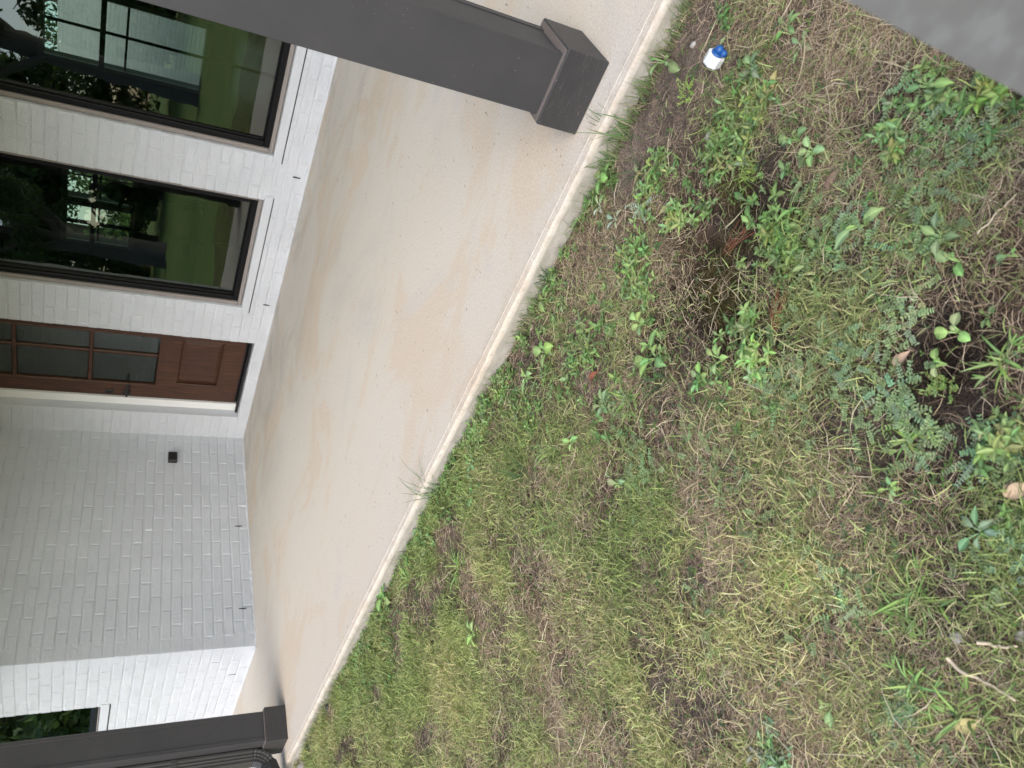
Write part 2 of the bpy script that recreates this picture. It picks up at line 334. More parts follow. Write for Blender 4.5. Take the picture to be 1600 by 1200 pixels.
COVER=[('L',-0.243,1.562,0.025),
('L',-0.299,1.386,0.039),
('L',-0.400,1.301,0.085),
('L',-0.474,1.333,0.063),
('L',-0.612,1.492,0.068),
('L',-0.600,1.315,0.048),
('L',-0.749,1.684,0.037),
('L',-0.856,1.702,0.048),
('L',-0.801,1.410,0.060),
('L',-0.873,1.367,0.077),
('L',-1.003,1.388,0.080),
('L',-1.127,1.406,0.083),
('L',-1.126,1.591,0.049),
('L',-1.340,1.505,0.060),
('L',-1.498,1.634,0.064),
('L',-1.699,1.643,0.068),
('L',-1.832,1.639,0.070),
('L',-1.973,1.545,0.083),
('L',-2.381,1.649,0.080),
('L',-2.981,1.732,0.078),
('L',-3.097,1.571,0.189),
('L',-3.534,1.602,0.209),
('L',-0.488,1.074,0.072),
('L',-0.468,1.001,0.056),
('L',-0.676,0.967,0.043),
('L',-0.819,0.975,0.052),
('L',-1.142,1.181,0.069),
('L',-0.926,1.152,0.049),
('L',-0.455,0.467,0.033),
('L',-0.530,0.367,0.035),
('L',-1.003,1.683,0.031),
('L',-1.098,1.680,0.032),
('L',-1.224,1.676,0.037),
('L',-1.357,1.672,0.038),
('L',-1.525,1.708,0.040),
('L',-1.650,1.705,0.041),
('L',-1.933,1.710,0.044),
('L',-2.107,1.695,0.045),
('L',-2.364,1.764,0.049),
('L',-2.582,1.708,0.051),
('L',-2.795,1.733,0.054),
('L',-3.108,1.707,0.058),
('L',-0.093,0.991,0.053),
('L',-0.092,0.872,0.063),
('L',-0.217,0.956,0.066),
('L',-2.055,1.765,0.076),
('L',-2.208,1.664,0.090),
('L',-1.461,1.481,0.082),
('L',-1.228,1.364,0.075),
('L',-0.531,0.978,0.056),
('L',-0.743,0.841,0.056),
('P',-0.392,0.915,0.080),
('P',-0.282,0.853,0.064),
('P',-0.179,0.867,0.076),
('P',-0.314,0.786,0.038),
('P',-0.473,0.808,0.078),
('P',-0.563,0.749,0.078),
('P',-0.702,0.838,0.069),
('P',-0.547,0.636,0.063),
('P',-0.566,0.564,0.062),
('P',-0.689,0.672,0.066),
('P',-1.150,0.968,0.082),
('P',-1.113,1.130,0.068),
('P',-0.874,0.470,0.080),
('P',-0.585,0.336,0.043),
('P',-0.492,0.447,0.031),
('P',-0.582,0.899,0.082),
('P',-0.894,0.228,0.052),
('P',-1.200,0.606,0.062),
('P',-0.893,0.725,0.085),
('P',-0.381,1.051,0.056),
('P',-0.954,0.884,0.076)]

# ------------------------------------------------------------------ helpers
def tag(o, label=None, cat=None, group=None, kind=None):
    if label: o['label'] = label
    if cat: o['category'] = cat
    if group: o['group'] = group
    if kind: o['kind'] = kind
    return o
def empty(name, loc=(0, 0, 0), label=None, cat=None, group=None):
    o = bpy.data.objects.new(name, None); C.objects.link(o); o.location = loc
    o.empty_display_size = .05
    return tag(o, label, cat, group)

class MB:
    def __init__(s): s.v = []; s.f = []; s.c = []; s.m = []
    def add(s, vs, fs, col=None, mi=0):
        b = len(s.v); s.v += [tuple(p) for p in vs]; s.f += [tuple(i+b for i in f) for f in fs]
        s.m += [mi]*len(fs)
        if col is None: col = (1, 1, 1)
        s.c += (list(col) if isinstance(col[0], (tuple, list, np.ndarray)) else [col]*len(vs))
    def box(s, x0, x1, y0, y1, z0, z1, b=0.0, col=None, mi=0):
        if b <= 0:
            vs = [(x, y, z) for z in (z0, z1) for y in (y0, y1) for x in (x0, x1)]
            s.add(vs, [(0,2,3,1),(4,5,7,6),(0,1,5,4),(2,6,7,3),(0,4,6,2),(1,3,7,5)], col, mi); return
        # chamfered box: 24 verts
        vs = []; idx = {}
        for k, z in enumerate((z0, z1)):
            for j, y in enumerate((y0, y1)):
                for i, x in enumerate((x0, x1)):
                    sx, sy, sz = (1, -1)[i]*b, (1, -1)[j]*b, (1, -1)[k]*b
                    idx[(i,j,k)] = len(vs)
                    vs += [(x, y+sy, z+sz), (x+sx, y, z+sz), (x+sx, y+sy, z)]
        I = lambda i,j,k,a: idx[(i,j,k)]+a
        fs = []
        for i in (0,1): fs.append([I(i,0,0,0),I(i,1,0,0),I(i,1,1,0),I(i,0,1,0)])
        for j in (0,1): fs.append([I(0,j,0,1),I(1,j,0,1),I(1,j,1,1),I(0,j,1,1)])
        for k in (0,1): fs.append([I(0,0,k,2),I(1,0,k,2),I(1,1,k,2),I(0,1,k,2)])
        for j in (0,1):
            for k in (0,1): fs.append([I(0,j,k,1),I(1,j,k,1),I(1,j,k,2),I(0,j,k,2)])
        for i in (0,1):
            for k in (0,1): fs.append([I(i,0,k,0),I(i,1,k,0),I(i,1,k,2),I(i,0,k,2)])
        for i in (0,1):
            for j in (0,1): fs.append([I(i,j,0,0),I(i,j,1,0),I(i,j,1,1),I(i,j,0,1)])
        for q in idx.values(): fs.append([q, q+1, q+2])
        s.add(vs, fs, col, mi)
    def tube(s, pts, rad, n=6, col=None, mi=0, cap=True):
        pts = [Vector(p) for p in pts]; rad = rad if hasattr(rad, '__len__') else [rad]*len(pts)
        vs = []; up = Vector((0, 0, 1))
        for i, p in enumerate(pts):
            t = (pts[min(i+1, len(pts)-1)]-pts[max(i-1, 0)]).normalized()
            a = t.cross(up if abs(t.z) < .9 else Vector((1, 0, 0))).normalized(); b = t.cross(a)
            for k in range(n):
                q = 2*PI*k/n; vs.append(p+(a*math.cos(q)+b*math.sin(q))*rad[i])
        fs = []
        for i in range(len(pts)-1):
            for k in range(n): fs.append((i*n+k, i*n+(k+1) % n, (i+1)*n+(k+1) % n, (i+1)*n+k))
        if cap: fs += [tuple(range(n)), tuple((len(pts)-1)*n+k for k in range(n))]
        s.add(vs, fs, col, mi)
    def build(s, name, mats, parent=None, smooth=False, fixn=False):
        me = bpy.data.meshes.new(name); me.from_pydata(s.v, [], s.f)
        for m in (mats if isinstance(mats, (list, tuple)) else [mats]): me.materials.append(m)
        me.polygons.foreach_set('material_index', s.m)
        ca = me.color_attributes.new('Col', 'FLOAT_COLOR', 'POINT')
        a = np.ones((len(s.v), 4), 'f'); a[:, :3] = np.array(s.c, 'f').reshape(-1, 3); ca.data.foreach_set('color', a.ravel())
        if smooth: me.polygons.foreach_set('use_smooth', [True]*len(s.f))
        if fixn:
            import bmesh
            bm = bmesh.new(); bm.from_mesh(me); bmesh.ops.recalc_face_normals(bm, faces=bm.faces); bm.to_mesh(me); bm.free()
        me.update()
        o = bpy.data.objects.new(name, me); C.objects.link(o)
        if parent:
            o.parent = parent
            # children are given in world coordinates
            off = Vector((0, 0, 0)); p = parent
            while p: off += p.location; p = p.parent
            o.location = -off
        return o

def mat(name, col=(.5,.5,.5), rough=.6, metal=0, spec=.5):
    m = bpy.data.materials.new(name); m.use_nodes = True
    b = m.node_tree.nodes['Principled BSDF']
    b.inputs['Base Color'].default_value = (*col, 1); b.inputs['Roughness'].default_value = rough
    b.inputs['Metallic'].default_value = metal; b.inputs['Specular IOR Level'].default_value = spec
    return m
class N:
    def __init__(s, m): s.m = m; s.t = m.node_tree; s.b = s.t.nodes.get('Principled BSDF')
    def n(s, ty, **kw):
        x = s.t.nodes.new(ty)
        for k, v in kw.items():
            if k.startswith('_'): setattr(x, k[1:], v)
            else: x.inputs[k.replace('__', ' ')].default_value = v
        return x
    def l(s, a, b): s.t.links.new(a, b)
    def coord(s, scale=(1, 1, 1), out='Object'):
        t = s.n('ShaderNodeTexCoord'); mp = s.n('ShaderNodeMapping'); mp.inputs['Scale'].default_value = scale
        s.l(t.outputs[out], mp.inputs[0]); return mp.outputs[0]
    def noise(s, vec, scale, detail=4, rough=.55, dist=0):
        x = s.n('ShaderNodeTexNoise', Scale=scale, Detail=detail, Roughness=rough, Distortion=dist)
        s.l(vec, x.inputs['Vector']); return x.outputs['Fac']
    def ramp(s, fac, stops):
        r = s.n('ShaderNodeValToRGB'); e = r.color_ramp.elements
        while len(e) < len(stops): e.new(.5)
        for q, (p, c) in zip(e, stops): q.position = p; q.color = (*c, 1) if len(c) == 3 else c
        s.l(fac, r.inputs[0]); return r.outputs[0]
    def mix(s, fac, a, b, mode='MIX'):
        x = s.n('ShaderNodeMix', _data_type='RGBA', _blend_type=mode)
        for sock, v in ((x.inputs[0], fac), (x.inputs[6], a), (x.inputs[7], b)):
            if hasattr(v, 'links'): s.l(v, sock)
            elif isinstance(v, tuple): sock.default_value = (*v, 1)
            else: sock.default_value = v
        return x.outputs[2]
    def math(s, op, a, b=0.0):
        x = s.n('ShaderNodeMath', _operation=op)
        for sock, v in ((x.inputs[0], a), (x.inputs[1], b)):
            if hasattr(v, 'links'): s.l(v, sock)
            else: sock.default_value = v
        return x.outputs[0]
    def bump(s, h, strength=.3, dist=.01, prev=None):
        x = s.n('ShaderNodeBump', Strength=strength, Distance=dist); s.l(h, x.inputs['Height'])
        if prev: s.l(prev, x.inputs['Normal'])
        s.l(x.outputs[0], s.b.inputs['Normal']); return x.outputs[0]
    def col(s, c): s.l(c, s.b.inputs['Base Color'])
    def rough(s, c): s.l(c, s.b.inputs['Roughness'])
G1 = lambda v: (v, v, v)

# ------------------------------------------------------------------ materials
def m_paint_brick():
    m = mat('white_painted_brick', (.78,.79,.78), .5); n = N(m); v = n.coord()
    a = n.noise(v, 3.0, 3); c = n.ramp(a, [(.3,(.54,.565,.60)),(.7,(.59,.615,.65))])
    sp = n.noise(v, 130, 2, .5); c = n.mix(n.ramp(sp, [(.70,G1(0)),(.76,G1(.5))]), c, (.30,.28,.25))
    n.col(c)
    wr = n.noise(n.coord((1,1,1.6)), 17, 3, .55, 2.6); fine = n.noise(v, 160, 3, .6)
    wv = n.ramp(wr, [(.40,G1(0)),(.47,G1(.35)),(.50,G1(1)),(.53,G1(.35)),(.60,G1(.05))])
    p = n.bump(wv, .55, .0045); n.bump(fine, .3, .0018, p); return m
def m_concrete():
    m = mat('broomed_concrete', (.55,.47,.4), .85, spec=.25); n = N(m); v = n.coord()
    t = n.n('ShaderNodeTexCoord'); sx = n.n('ShaderNodeSeparateXYZ'); n.l(t.outputs['Object'], sx.inputs[0])
    y = sx.outputs[1]
    big = n.noise(n.coord((.5,1.1,1)), 1.5, 5, .6, .9)
    q = n.math('ADD', n.math('MULTIPLY', n.math('SUBTRACT', y, 1.7), .24), n.math('MULTIPLY', n.math('SUBTRACT', big, .5), .75))
    base = n.ramp(q, [(.0,(.425,.372,.315)),(.22,(.42,.388,.340)),(.45,(.41,.395,.360)),(.72,(.405,.395,.375)),(1,(.38,.375,.36))])
    st = n.noise(n.coord((.7,1.2,1)), 1.3, 9, .7, .7)
    base = n.mix(n.ramp(st, [(.50,G1(0)),(.58,G1(.75)),(.68,G1(.3)),(.8,G1(0))]), base, (.40,.31,.22))
    st2 = n.noise(n.coord((.8,1.2,2)), .9, 9, .7, .8)
    base = n.mix(n.ramp(st2, [(.54,G1(0)),(.68,G1(.8))]), base, (.32,.32,.315))
    st3 = n.noise(n.coord((.7,1.1,1), 'Object'), 1.9, 7, .65, 1.0)
    wl = n.math('MULTIPLY', n.math('SUBTRACT', y, 3.3), .6); wl2 = n.n('ShaderNodeClamp'); n.l(wl, wl2.inputs[0])
    base = n.mix(n.math('MULTIPLY', n.ramp(st3, [(.46,G1(0)),(.62,G1(.8))]), wl2.outputs[0]), base, (.20,.195,.185))
    g = n.noise(v, 130, 6, .8); base = n.mix(.42, base, n.ramp(g, [(.3,(.20,.165,.14)),(.55,(.44,.40,.35)),(.75,(.66,.62,.57))]), 'MIX')
    d = n.noise(n.coord((1,2.2,1)), 38, 4, .65); base = n.mix(n.ramp(d, [(.64,G1(0)),(.76,G1(.5))]), base, (.33,.22,.14))
    d3 = n.noise(n.coord((3.2,1,1)), 22, 2, .5); base = n.mix(n.ramp(d3, [(.70,G1(0)),(.74,G1(.7))]), base, (.14,.11,.09))
    base = n.mix(1.0, base, (1.34,1.345,1.325), 'MULTIPLY')
    po = n.n('ShaderNodeTexVoronoi', Scale=27.0); n.l(v, po.inputs['Vector']); pc = n.noise(v, 11, 3, .6)
    base = n.mix(n.math('MULTIPLY', n.math('LESS_THAN', po.outputs['Distance'], n.math('MULTIPLY', n.math('SUBTRACT', pc, .46), .7)), .6), base, (.20,.16,.12))
    en = n.noise(v, 17, 6, .7); ey = n.math('MULTIPLY', n.math('SUBTRACT', n.math('ADD', 1.80, n.math('MULTIPLY', n.math('SUBTRACT', en, .5), .25)), y), 12.0); ec = n.n('ShaderNodeClamp'); n.l(ey, ec.inputs[0])
    base = n.mix(n.math('MULTIPLY', ec.outputs[0], n.ramp(en, [(.4,G1(.15)),(.7,G1(.75))])), base, (.36,.30,.23))
    zz = sx.outputs[2]; dirt_shade = n.noise(n.coord((1,1,3)), 14, 5, .65)
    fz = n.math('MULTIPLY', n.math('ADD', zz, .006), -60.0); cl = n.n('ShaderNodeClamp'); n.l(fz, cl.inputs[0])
    base = n.mix(n.math('MULTIPLY', cl.outputs[0], .85), base, n.ramp(dirt_shade, [(.3,(.20,.19,.155)),(.55,(.29,.275,.235)),(.72,(.37,.35,.31))]))  # vertical front face greyed: dirt plus shading from its facing, painted into the colour
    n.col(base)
    br = n.noise(n.coord((1,.10,1)), 260, 2, .5); p = n.bump(br, .25, .0012)
    n.bump(g, .3, .001, p); return m
def m_col_paint():
    m = mat('charcoal_paint', (.075,.072,.074), .55, spec=.35); n = N(m)
    v = n.coord(); c = n.ramp(n.noise(v, 6, 5, .6), [(.3,(.040,.039,.041)),(.7,(.049,.047,.048))])
    vo = n.n('ShaderNodeTexVoronoi', Scale=60.0); vo.feature = 'F1'; n.l(v, vo.inputs['Vector'])
    cl = n.noise(v, 9, 2)
    f = n.math('LESS_THAN', vo.outputs['Distance'], n.math('MULTIPLY', n.math('SUBTRACT', cl, .43), .28))
    c = n.mix(n.math('MULTIPLY', f, .7), c, (.42,.38,.35))
    n.col(c)
    g = n.noise(n.coord((1,1,.05)), 330, 3, .6); n.bump(g, .3, .001); return m
def m_base_paint():
    m = mat('charcoal_woodgrain_paint', (.075,.07,.07), .5, spec=.35); n = N(m)
    v = n.coord(); g = n.noise(n.coord((.035,.035,1)), 420, 3, .7)
    c = n.ramp(g, [(.3,(.030,.029,.030)),(.62,(.044,.042,.042)),(.74,(.12,.11,.10))])
    fl = n.noise(v, 190, 2); c = n.mix(n.ramp(fl, [(.71,G1(0)),(.76,G1(.6))]), c, (.4,.36,.33)); n.col(c)
    n.bump(g, .55, .0015); return m
M = {}
M['brick'] = m_paint_brick(); M['concrete'] = m_concrete(); M['colp'] = m_col_paint(); M['basep'] = m_base_paint()
M['dust'] = mat('dusty_ledge_paint', (.13,.11,.10), .8)
M['frame'] = mat('black_window_frame', (.004,.004,.005), .45, 0, .25)
M['caulk'] = mat('taupe_sealant', (.25,.225,.21), .8); n = N(M['caulk']); n.bump(n.noise(n.coord(), 60, 3), .3, .003)
M['jamb'] = mat('white_jamb_paint', (.74,.75,.74), .4)
M['black'] = mat('black_plastic', (.012,.012,.013), .35)
M['liner'] = mat('black_edging_plastic', (.02,.022,.024), .5)
M['metal_ds'] = mat('dark_aluminium_downspout', (.05,.047,.045), .4, .0, .6)
n = N(M['metal_ds']); n.bump(n.noise(n.coord(), 40, 2), .08, .002)
def m_wood():
    m = mat('stained_mahogany', (.12,.045,.02), .4); n = N(m)
    g = n.noise(n.coord((9,9,.5)), 7, 6, .65, .8)
    n.col(n.ramp(g, [(.3,(.024,.010,.006)),(.52,(.055,.021,.010)),(.72,(.115,.045,.019))])); n.bump(g, .1, .001); return m
M['wood'] = m_wood()
def m_glass(name, tint, k=2.1):
    m = bpy.data.materials.new(name); m.use_nodes = True; t = m.node_tree; t.nodes.clear()
    o = t.nodes.new('ShaderNodeOutputMaterial'); mx = t.nodes.new('ShaderNodeMixShader')
    tr = t.nodes.new('ShaderNodeBsdfTransparent'); tr.inputs[0].default_value = (*tint, 1)
    gl = t.nodes.new('ShaderNodeBsdfGlossy'); gl.inputs['Roughness'].default_value = 0.004; gl.inputs[0].default_value = (.93,1,.92,1)
    fr = t.nodes.new('ShaderNodeFresnel'); fr.inputs[0].default_value = 1.5
    ml = t.nodes.new('ShaderNodeMath'); ml.operation = 'MULTIPLY'; ml.inputs[1].default_value = k; ml.use_clamp = True
    tc = t.nodes.new('ShaderNodeTexCoord'); no = t.nodes.new('ShaderNodeTexNoise'); no.inputs['Scale'].default_value = 2.2; bp = t.nodes.new('ShaderNodeBump'); bp.inputs['Strength'].default_value = .05; bp.inputs['Distance'].default_value = .02
    t.links.new(tc.outputs['Object'], no.inputs['Vector']); t.links.new(no.outputs['Fac'], bp.inputs['Height']); t.links.new(bp.outputs[0], gl.inputs['Normal'])
    t.links.new(fr.outputs[0], ml.inputs[0]); t.links.new(ml.outputs[0], mx.inputs[0])
    t.links.new(tr.outputs[0], mx.inputs[1]); t.links.new(gl.outputs[0], mx.inputs[2]); t.links.new(mx.outputs[0], o.inputs[0]); return m
M['glass'] = m_glass('window_glass', (.26,.33,.26), 2.9); M['glass_clear'] = m_glass('door_glass', (.85,.92,.95), 2.0)
M['room'] = mat('interior_plaster', (.22,.20,.17), .8); M['floor_in'] = mat('interior_oak_floor', (.12,.07,.04), .4)
M['soffit'] = mat('porch_ceiling_paint', (.55,.53,.47), .6)
M['shingle'] = mat('roof_shingle', (.07,.065,.06), .9)
n = N(M['shingle']); n.bump(n.noise(n.coord(), 80, 3), .5, .005)
def m_galv():
    m = mat('galvanised_steel', (.40,.40,.40), .5, .25, .5); n = N(m); v = n.coord()
    b = n.noise(v, 34, 2, .5); n.col(n.ramp(b, [(.35,(.152,.152,.157)),(.52,(.165,.168,.172)),(.66,(.205,.212,.22))]))
    n.rough(n.ramp(b, [(.3,G1(.6)),(.7,G1(.4))])); return m
M['galv'] = m_galv()
def m_leaf(name, tr=.35, rough=.5, spec=.35):
    m = mat(name, (.1,.2,.05), rough, spec=spec); n = N(m)
    at = n.n('ShaderNodeAttribute'); at.attribute_name = 'Col'; n.col(at.outputs['Color'])
    if tr > 0:
        tl = n.n('ShaderNodeBsdfTranslucent'); hs = n.mix(1.0, at.outputs['Color'], (1.1,1.1,.8), 'MULTIPLY'); n.l(hs, tl.inputs[0])
        mx = n.n('ShaderNodeMixShader'); mx.inputs[0].default_value = tr
        out = n.t.nodes['Material Output']; n.l(n.b.outputs[0], mx.inputs[1]); n.l(tl.outputs[0], mx.inputs[2]); n.l(mx.outputs[0], out.inputs[0])
    return m
M['leaf'] = m_leaf('weed_leaf', .3, .6, .2); M['blade'] = m_leaf('grass_blade', .3, .55, .3); M['straw'] = m_leaf('dry_straw', .12, .85, .1)
M['stem'] = m_leaf('weed_stem', 0, .6); M['deadleaf'] = m_leaf('dead_leaf', .15, .8, .2)
M['tree_leaf'] = m_leaf('tree_foliage', .25, .5)
def m_soil():
    m = mat('bare_soil', (.1,.07,.05), 1.0, spec=.0); n = N(m); v = n.coord()
    at = n.n('ShaderNodeAttribute'); at.attribute_name = 'Col'
    a = n.noise(v, 38, 6, .72); f = n.noise(v, 300, 4, .75)
    c = n.mix(1.0, at.outputs['Color'], n.ramp(a, [(.3,G1(.5)),(.5,G1(1)),(.72,(1.6,1.5,1.42))]), 'MULTIPLY')
    c = n.mix(1.0, c, n.ramp(f, [(.34,G1(.35)),(.5,G1(1)),(.66,(1.9,1.75,1.6))]), 'MULTIPLY'); n.col(c)
    p = n.bump(a, 1.0, .018); n.bump(f, 1.0, .008, p); return m
M['soil'] = m_soil()
def m_lawnfar():
    m = mat('mown_lawn', (.1,.15,.04), .9, spec=.1); n = N(m); v = n.coord()
    a = n.noise(n.coord((1,.5,1)), 1.6, 8, .7); b = n.noise(v, 9, 8, .75)
    c = n.ramp(a, [(.3,(.12,.18,.045)),(.5,(.19,.26,.07)),(.7,(.27,.31,.12))])
    n.col(n.mix(.5, c, n.ramp(b, [(.35,(.12,.17,.04)),(.6,(.27,.36,.10))]))); n.bump(b, .6, .02); return m
M['lawn'] = m_lawnfar()
M['bark'] = mat('tree_bark', (.12,.10,.085), .9); n = N(M['bark']); n.bump(n.noise(n.coord((6,6,1)), 6, 4), .8, .05)

# ------------------------------------------------------------------ ground functions
def vnoise(x, y, s, seed):
    r = np.random.RandomState(seed).rand(64, 64)
    x = np.asarray(x)*s+1000.3; y = np.asarray(y)*s+1000.7
    i = np.floor(x).astype(int); j = np.floor(y).astype(int); fx = x-i; fy = y-j
    fx = fx*fx*(3-2*fx); fy = fy*fy*(3-2*fy); g = lambda a, b: r[a % 64, b % 64]
    return (g(i,j)*(1-fx)+g(i+1,j)*fx)*(1-fy)+(g(i,j+1)*(1-fx)+g(i+1,j+1)*fx)*fy
def gz(x, y):
    x = np.asarray(x, float); y = np.asarray(y, float)
    b = -.064-.03*np.clip(1.74-y, 0, 3)
    n_ = (vnoise(x, y, 3, 1)-.5)*.022+(vnoise(x, y, 9, 2)-.5)*.018+(vnoise(x, y, 30, 3)-.5)*.005+(vnoise(x, y, 75, 4)-.5)*.003
    return b+n_*np.clip((1.80-y)*6+.3, .25, 1)
def grid_of(txt): return np.array([[int(ch) for ch in r] for r in txt.strip().split('\n')], float)
MG, MS, MT, MM = map(grid_of, (GREEN, STRAW, SOIL, MOSS))
def lookup(m, x, y):
    u = np.clip((np.asarray(x)-MAP['x0'])/MAP['step'], 0, MAP['nx']-1.001); v = np.clip((np.asarray(y)-MAP['y0'])/MAP['step'], 0, MAP['ny']-1.001)
    i = u.astype(int); j = v.astype(int); fu = u-i; fv = v-j
    return (m[j,i]*(1-fu)+m[j,i+1]*fu)*(1-fv)+(m[j+1,i]*(1-fu)+m[j+1,i+1]*fu)*fv

def near_ground():
    xs = np.concatenate([np.arange(-8, -3.2, .035), np.arange(-3.2, 1.0, .016), np.arange(1.0, 2.5, .05)])
    ys = np.concatenate([np.arange(-1.6, -.1, .04), np.arange(-.1, 1.80, .016)])
    X, Y = np.meshgrid(xs, ys); Z = gz(X, Y)
    e = np.clip(np.minimum.reduce([X+8, 2.45-X, Y+1.6])*4, 0, 1); Z = Z*e+(-.19)*(1-e)
    nx, ny = len(xs), len(ys)
    me = bpy.data.meshes.new('ground'); co = np.stack([X, Y, Z], -1).reshape(-1, 3)
    I = np.arange(nx*ny).reshape(ny, nx); F = np.stack([I[:-1,:-1], I[:-1,1:], I[1:,1:], I[1:,:-1]], -1).reshape(-1, 4)
    me.vertices.add(len(co)); me.vertices.foreach_set('co', co.ravel())
    me.loops.add(F.size); me.loops.foreach_set('vertex_index', F.ravel())
    me.polygons.add(len(F)); me.polygons.foreach_set('loop_start', np.arange(0, F.size, 4)); me.polygons.foreach_set('loop_total', np.full(len(F), 4))
    me.update(calc_edges=True); me.polygons.foreach_set('use_smooth', [True]*len(F))
    t = lookup(MT, X, Y)/9.+(vnoise(X, Y, 7, 8)-.5)*.35; mo = np.clip(lookup(MM, X, Y)/9.*1.6, 0, 1)*np.clip((vnoise(X, Y, 9, 9)-.38)*5, 0, 1)
    t = np.clip(t, 0, 1)[..., None]
    c = (1-t)*np.array((.34,.275,.23))+t*np.array((.026,.020,.016))
    rd = np.clip((vnoise(X, Y, 5, 10)-.6)*3, 0, 1)[..., None]; c = c*(1-rd*.6)+rd*.6*np.array((.16,.095,.07))
    c = c*(1-mo[..., None]*.6)+mo[..., None]*.6*np.array((.085,.08,.018))
    ca = me.color_attributes.new('Col', 'FLOAT_COLOR', 'POINT'); a = np.ones((len(co), 4)); a[:, :3] = c.reshape(-1, 3)
    ca.data.foreach_set('color', a.ravel()); me.materials.append(M['soil'])
    o = bpy.data.objects.new('ground', me); C.objects.link(o); tag(o, kind='structure')
near_ground()
mb = MB(); mb.add([(-140,-140,-.17),(140,-140,-.17),(140,140,-.17),(-140,140,-.17)], [(0,1,2,3)])
tag(mb.build('lawn', M['lawn']), kind='structure')

# ------------------------------------------------------------------ porch slab
def slab():
    xs = np.arange(-9.6, 2.8, .025); mb = MB()
    prof = [(6.2,0),(1.775,0),(1.772,-.0018),(1.768,0),(1.750,-.002),(1.744,-.008),(1.740,-.018),(1.736,-.06),(1.73,-.32)]
    vs = []
    for x in xs:
        j1 = (float(vnoise(x, 0, 6, 21))-.5)*.009+(float(vnoise(x, 0, 24, 22))-.5)*.006
        for k, (y, z) in enumerate(prof):
            dy = j1*(1 if k > 3 else .4) if k > 0 else 0
            dz = 0
            if k in (4, 5): dz = -max(0, float(vnoise(x, k, 38, 23))-.6)*.008*float(vnoise(x,9,6,29))
            if k == 7: dy += (float(vnoise(x, 3, 20, 24))-.5)*.004
            vs.append((x, y+dy, z+dz))
    n_ = len(prof); fs = []
    for i in range(len(xs)-1):
        for k in range(n_-1): fs.append((i*n_+k, i*n_+k+1, (i+1)*n_+k+1, (i+1)*n_+k))
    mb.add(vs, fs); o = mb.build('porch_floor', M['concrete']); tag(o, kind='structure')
slab()

# ------------------------------------------------------------------ house
house = empty('brick_house', (-3.5, 6, 0), 'white painted brick house with black framed windows and a brown door facing the porch', 'house')
def cells(u0, u1, z0, z1, holes):
    us = sorted({u0, u1, *[min(max(h[0],u0),u1) for h in holes], *[min(max(h[1],u0),u1) for h in holes]})
    zs = sorted({z0, z1, *[min(max(h[2],z0),z1) for h in holes], *[min(max(h[3],z0),z1) for h in holes]})
    for a, b in zip(us, us[1:]):
        for c, d in zip(zs, zs[1:]):
            m_, k_ = (a+b)/2, (c+d)/2
            if not any(h[0] < m_ < h[1] and h[2] < k_ < h[3] for h in holes): yield a, b, c, d
def brick_wall(org, ud, nd, length, z0, z1, holes=(), depth=.10, seed=0, off=0.0, pitch=(.244, .0742), endcaps=True, mats='brick'):
    """org: start of the wall, ud: direction along it, nd: outward normal"""
    R_ = random.Random(seed); mb = MB(); P, H = pitch; g = .0085
    o = Vector(org); u = Vector(ud); n_ = Vector(nd)
    def pt(a, z, d): p = o+u*a+n_*d; return (p.x, p.y, z)
    r = 0; z = z0
    while z < z1-.02:
        zb, zt = z+g/2, min(z+H-g/2, z1)
        a = -P+(off+(P/2 if r % 2 else 0)) % P+R_.uniform(-.004,.004)
        while a < length:
            s0, s1 = max(a+g/2, 0), min(a+P-g/2, length); a += P
            if s1-s0 < .015: continue
            segs = [(s0, s1)]
            for h in holes:
                if h[2] < zt-.01 and h[3] > zb+.01:
                    new = []
                    for q0, q1 in segs:
                        if h[0] >= q1 or h[1] <= q0: new.append((q0, q1)); continue
                        if h[0]-q0 > .02: new.append((q0, h[0]))
                        if q1-h[1] > .02: new.append((h[1], q1))
                    segs = new
            for q0, q1 in segs:
                j = R_.uniform(-.0012,.0012); e = .0045; J = lambda: R_.uniform(-.0015,.0015)
                q0 += R_.uniform(-.0015,.0015); q1 += R_.uniform(-.0015,.0015); zz0 = zb+R_.uniform(-.0015,.0015); zz1 = zt+R_.uniform(-.0015,.0015)
                ring = lambda i, d, jj=0: [pt(q0+i, zz0+i, d+jj*J()), pt(q1-i, zz0+i, d+jj*J()), pt(q1-i, zz1-i, d+jj*J()), pt(q0+i, zz1-i, d+jj*J())]
                vs = ring(0, -depth)+ring(0, -.0048+j)+ring(e*.45, -.0016+j)+ring(e*1.5, j, 1)
                fs = []
                for k in range(3):
                    for i in range(4): fs.append((k*4+i, k*4+(i+1) % 4, (k+1)*4+(i+1) % 4, (k+1)*4+i))
                fs.append((12, 13, 14, 15)); mb.add(vs, fs)
        z += H; r += 1
    d0 = -.0048
    for a, b, c, d in cells(.002 if endcaps else 0, length-.002, z0, z1, [(h[0]-.003, h[1]+.003, h[2]-.003, h[3]+.003) for h in holes]):
        vs = [pt(a,c,d0),pt(b,c,d0),pt(b,d,d0),pt(a,d,d0),pt(a,c,-depth+.002),pt(b,c,-depth+.002),pt(b,d,-depth+.002),pt(a,d,-depth+.002)]
        mb.add(vs, [(0,1,2,3),(4,7,6,5),(0,4,5,1),(1,5,6,2),(2,6,7,3),(3,7,4,0)])
    return mb.build('brick_wall', M[mats], house, fixn=True)
YW = 5.019; XS = -5.61; YL = 2.885; ZT = 2.75
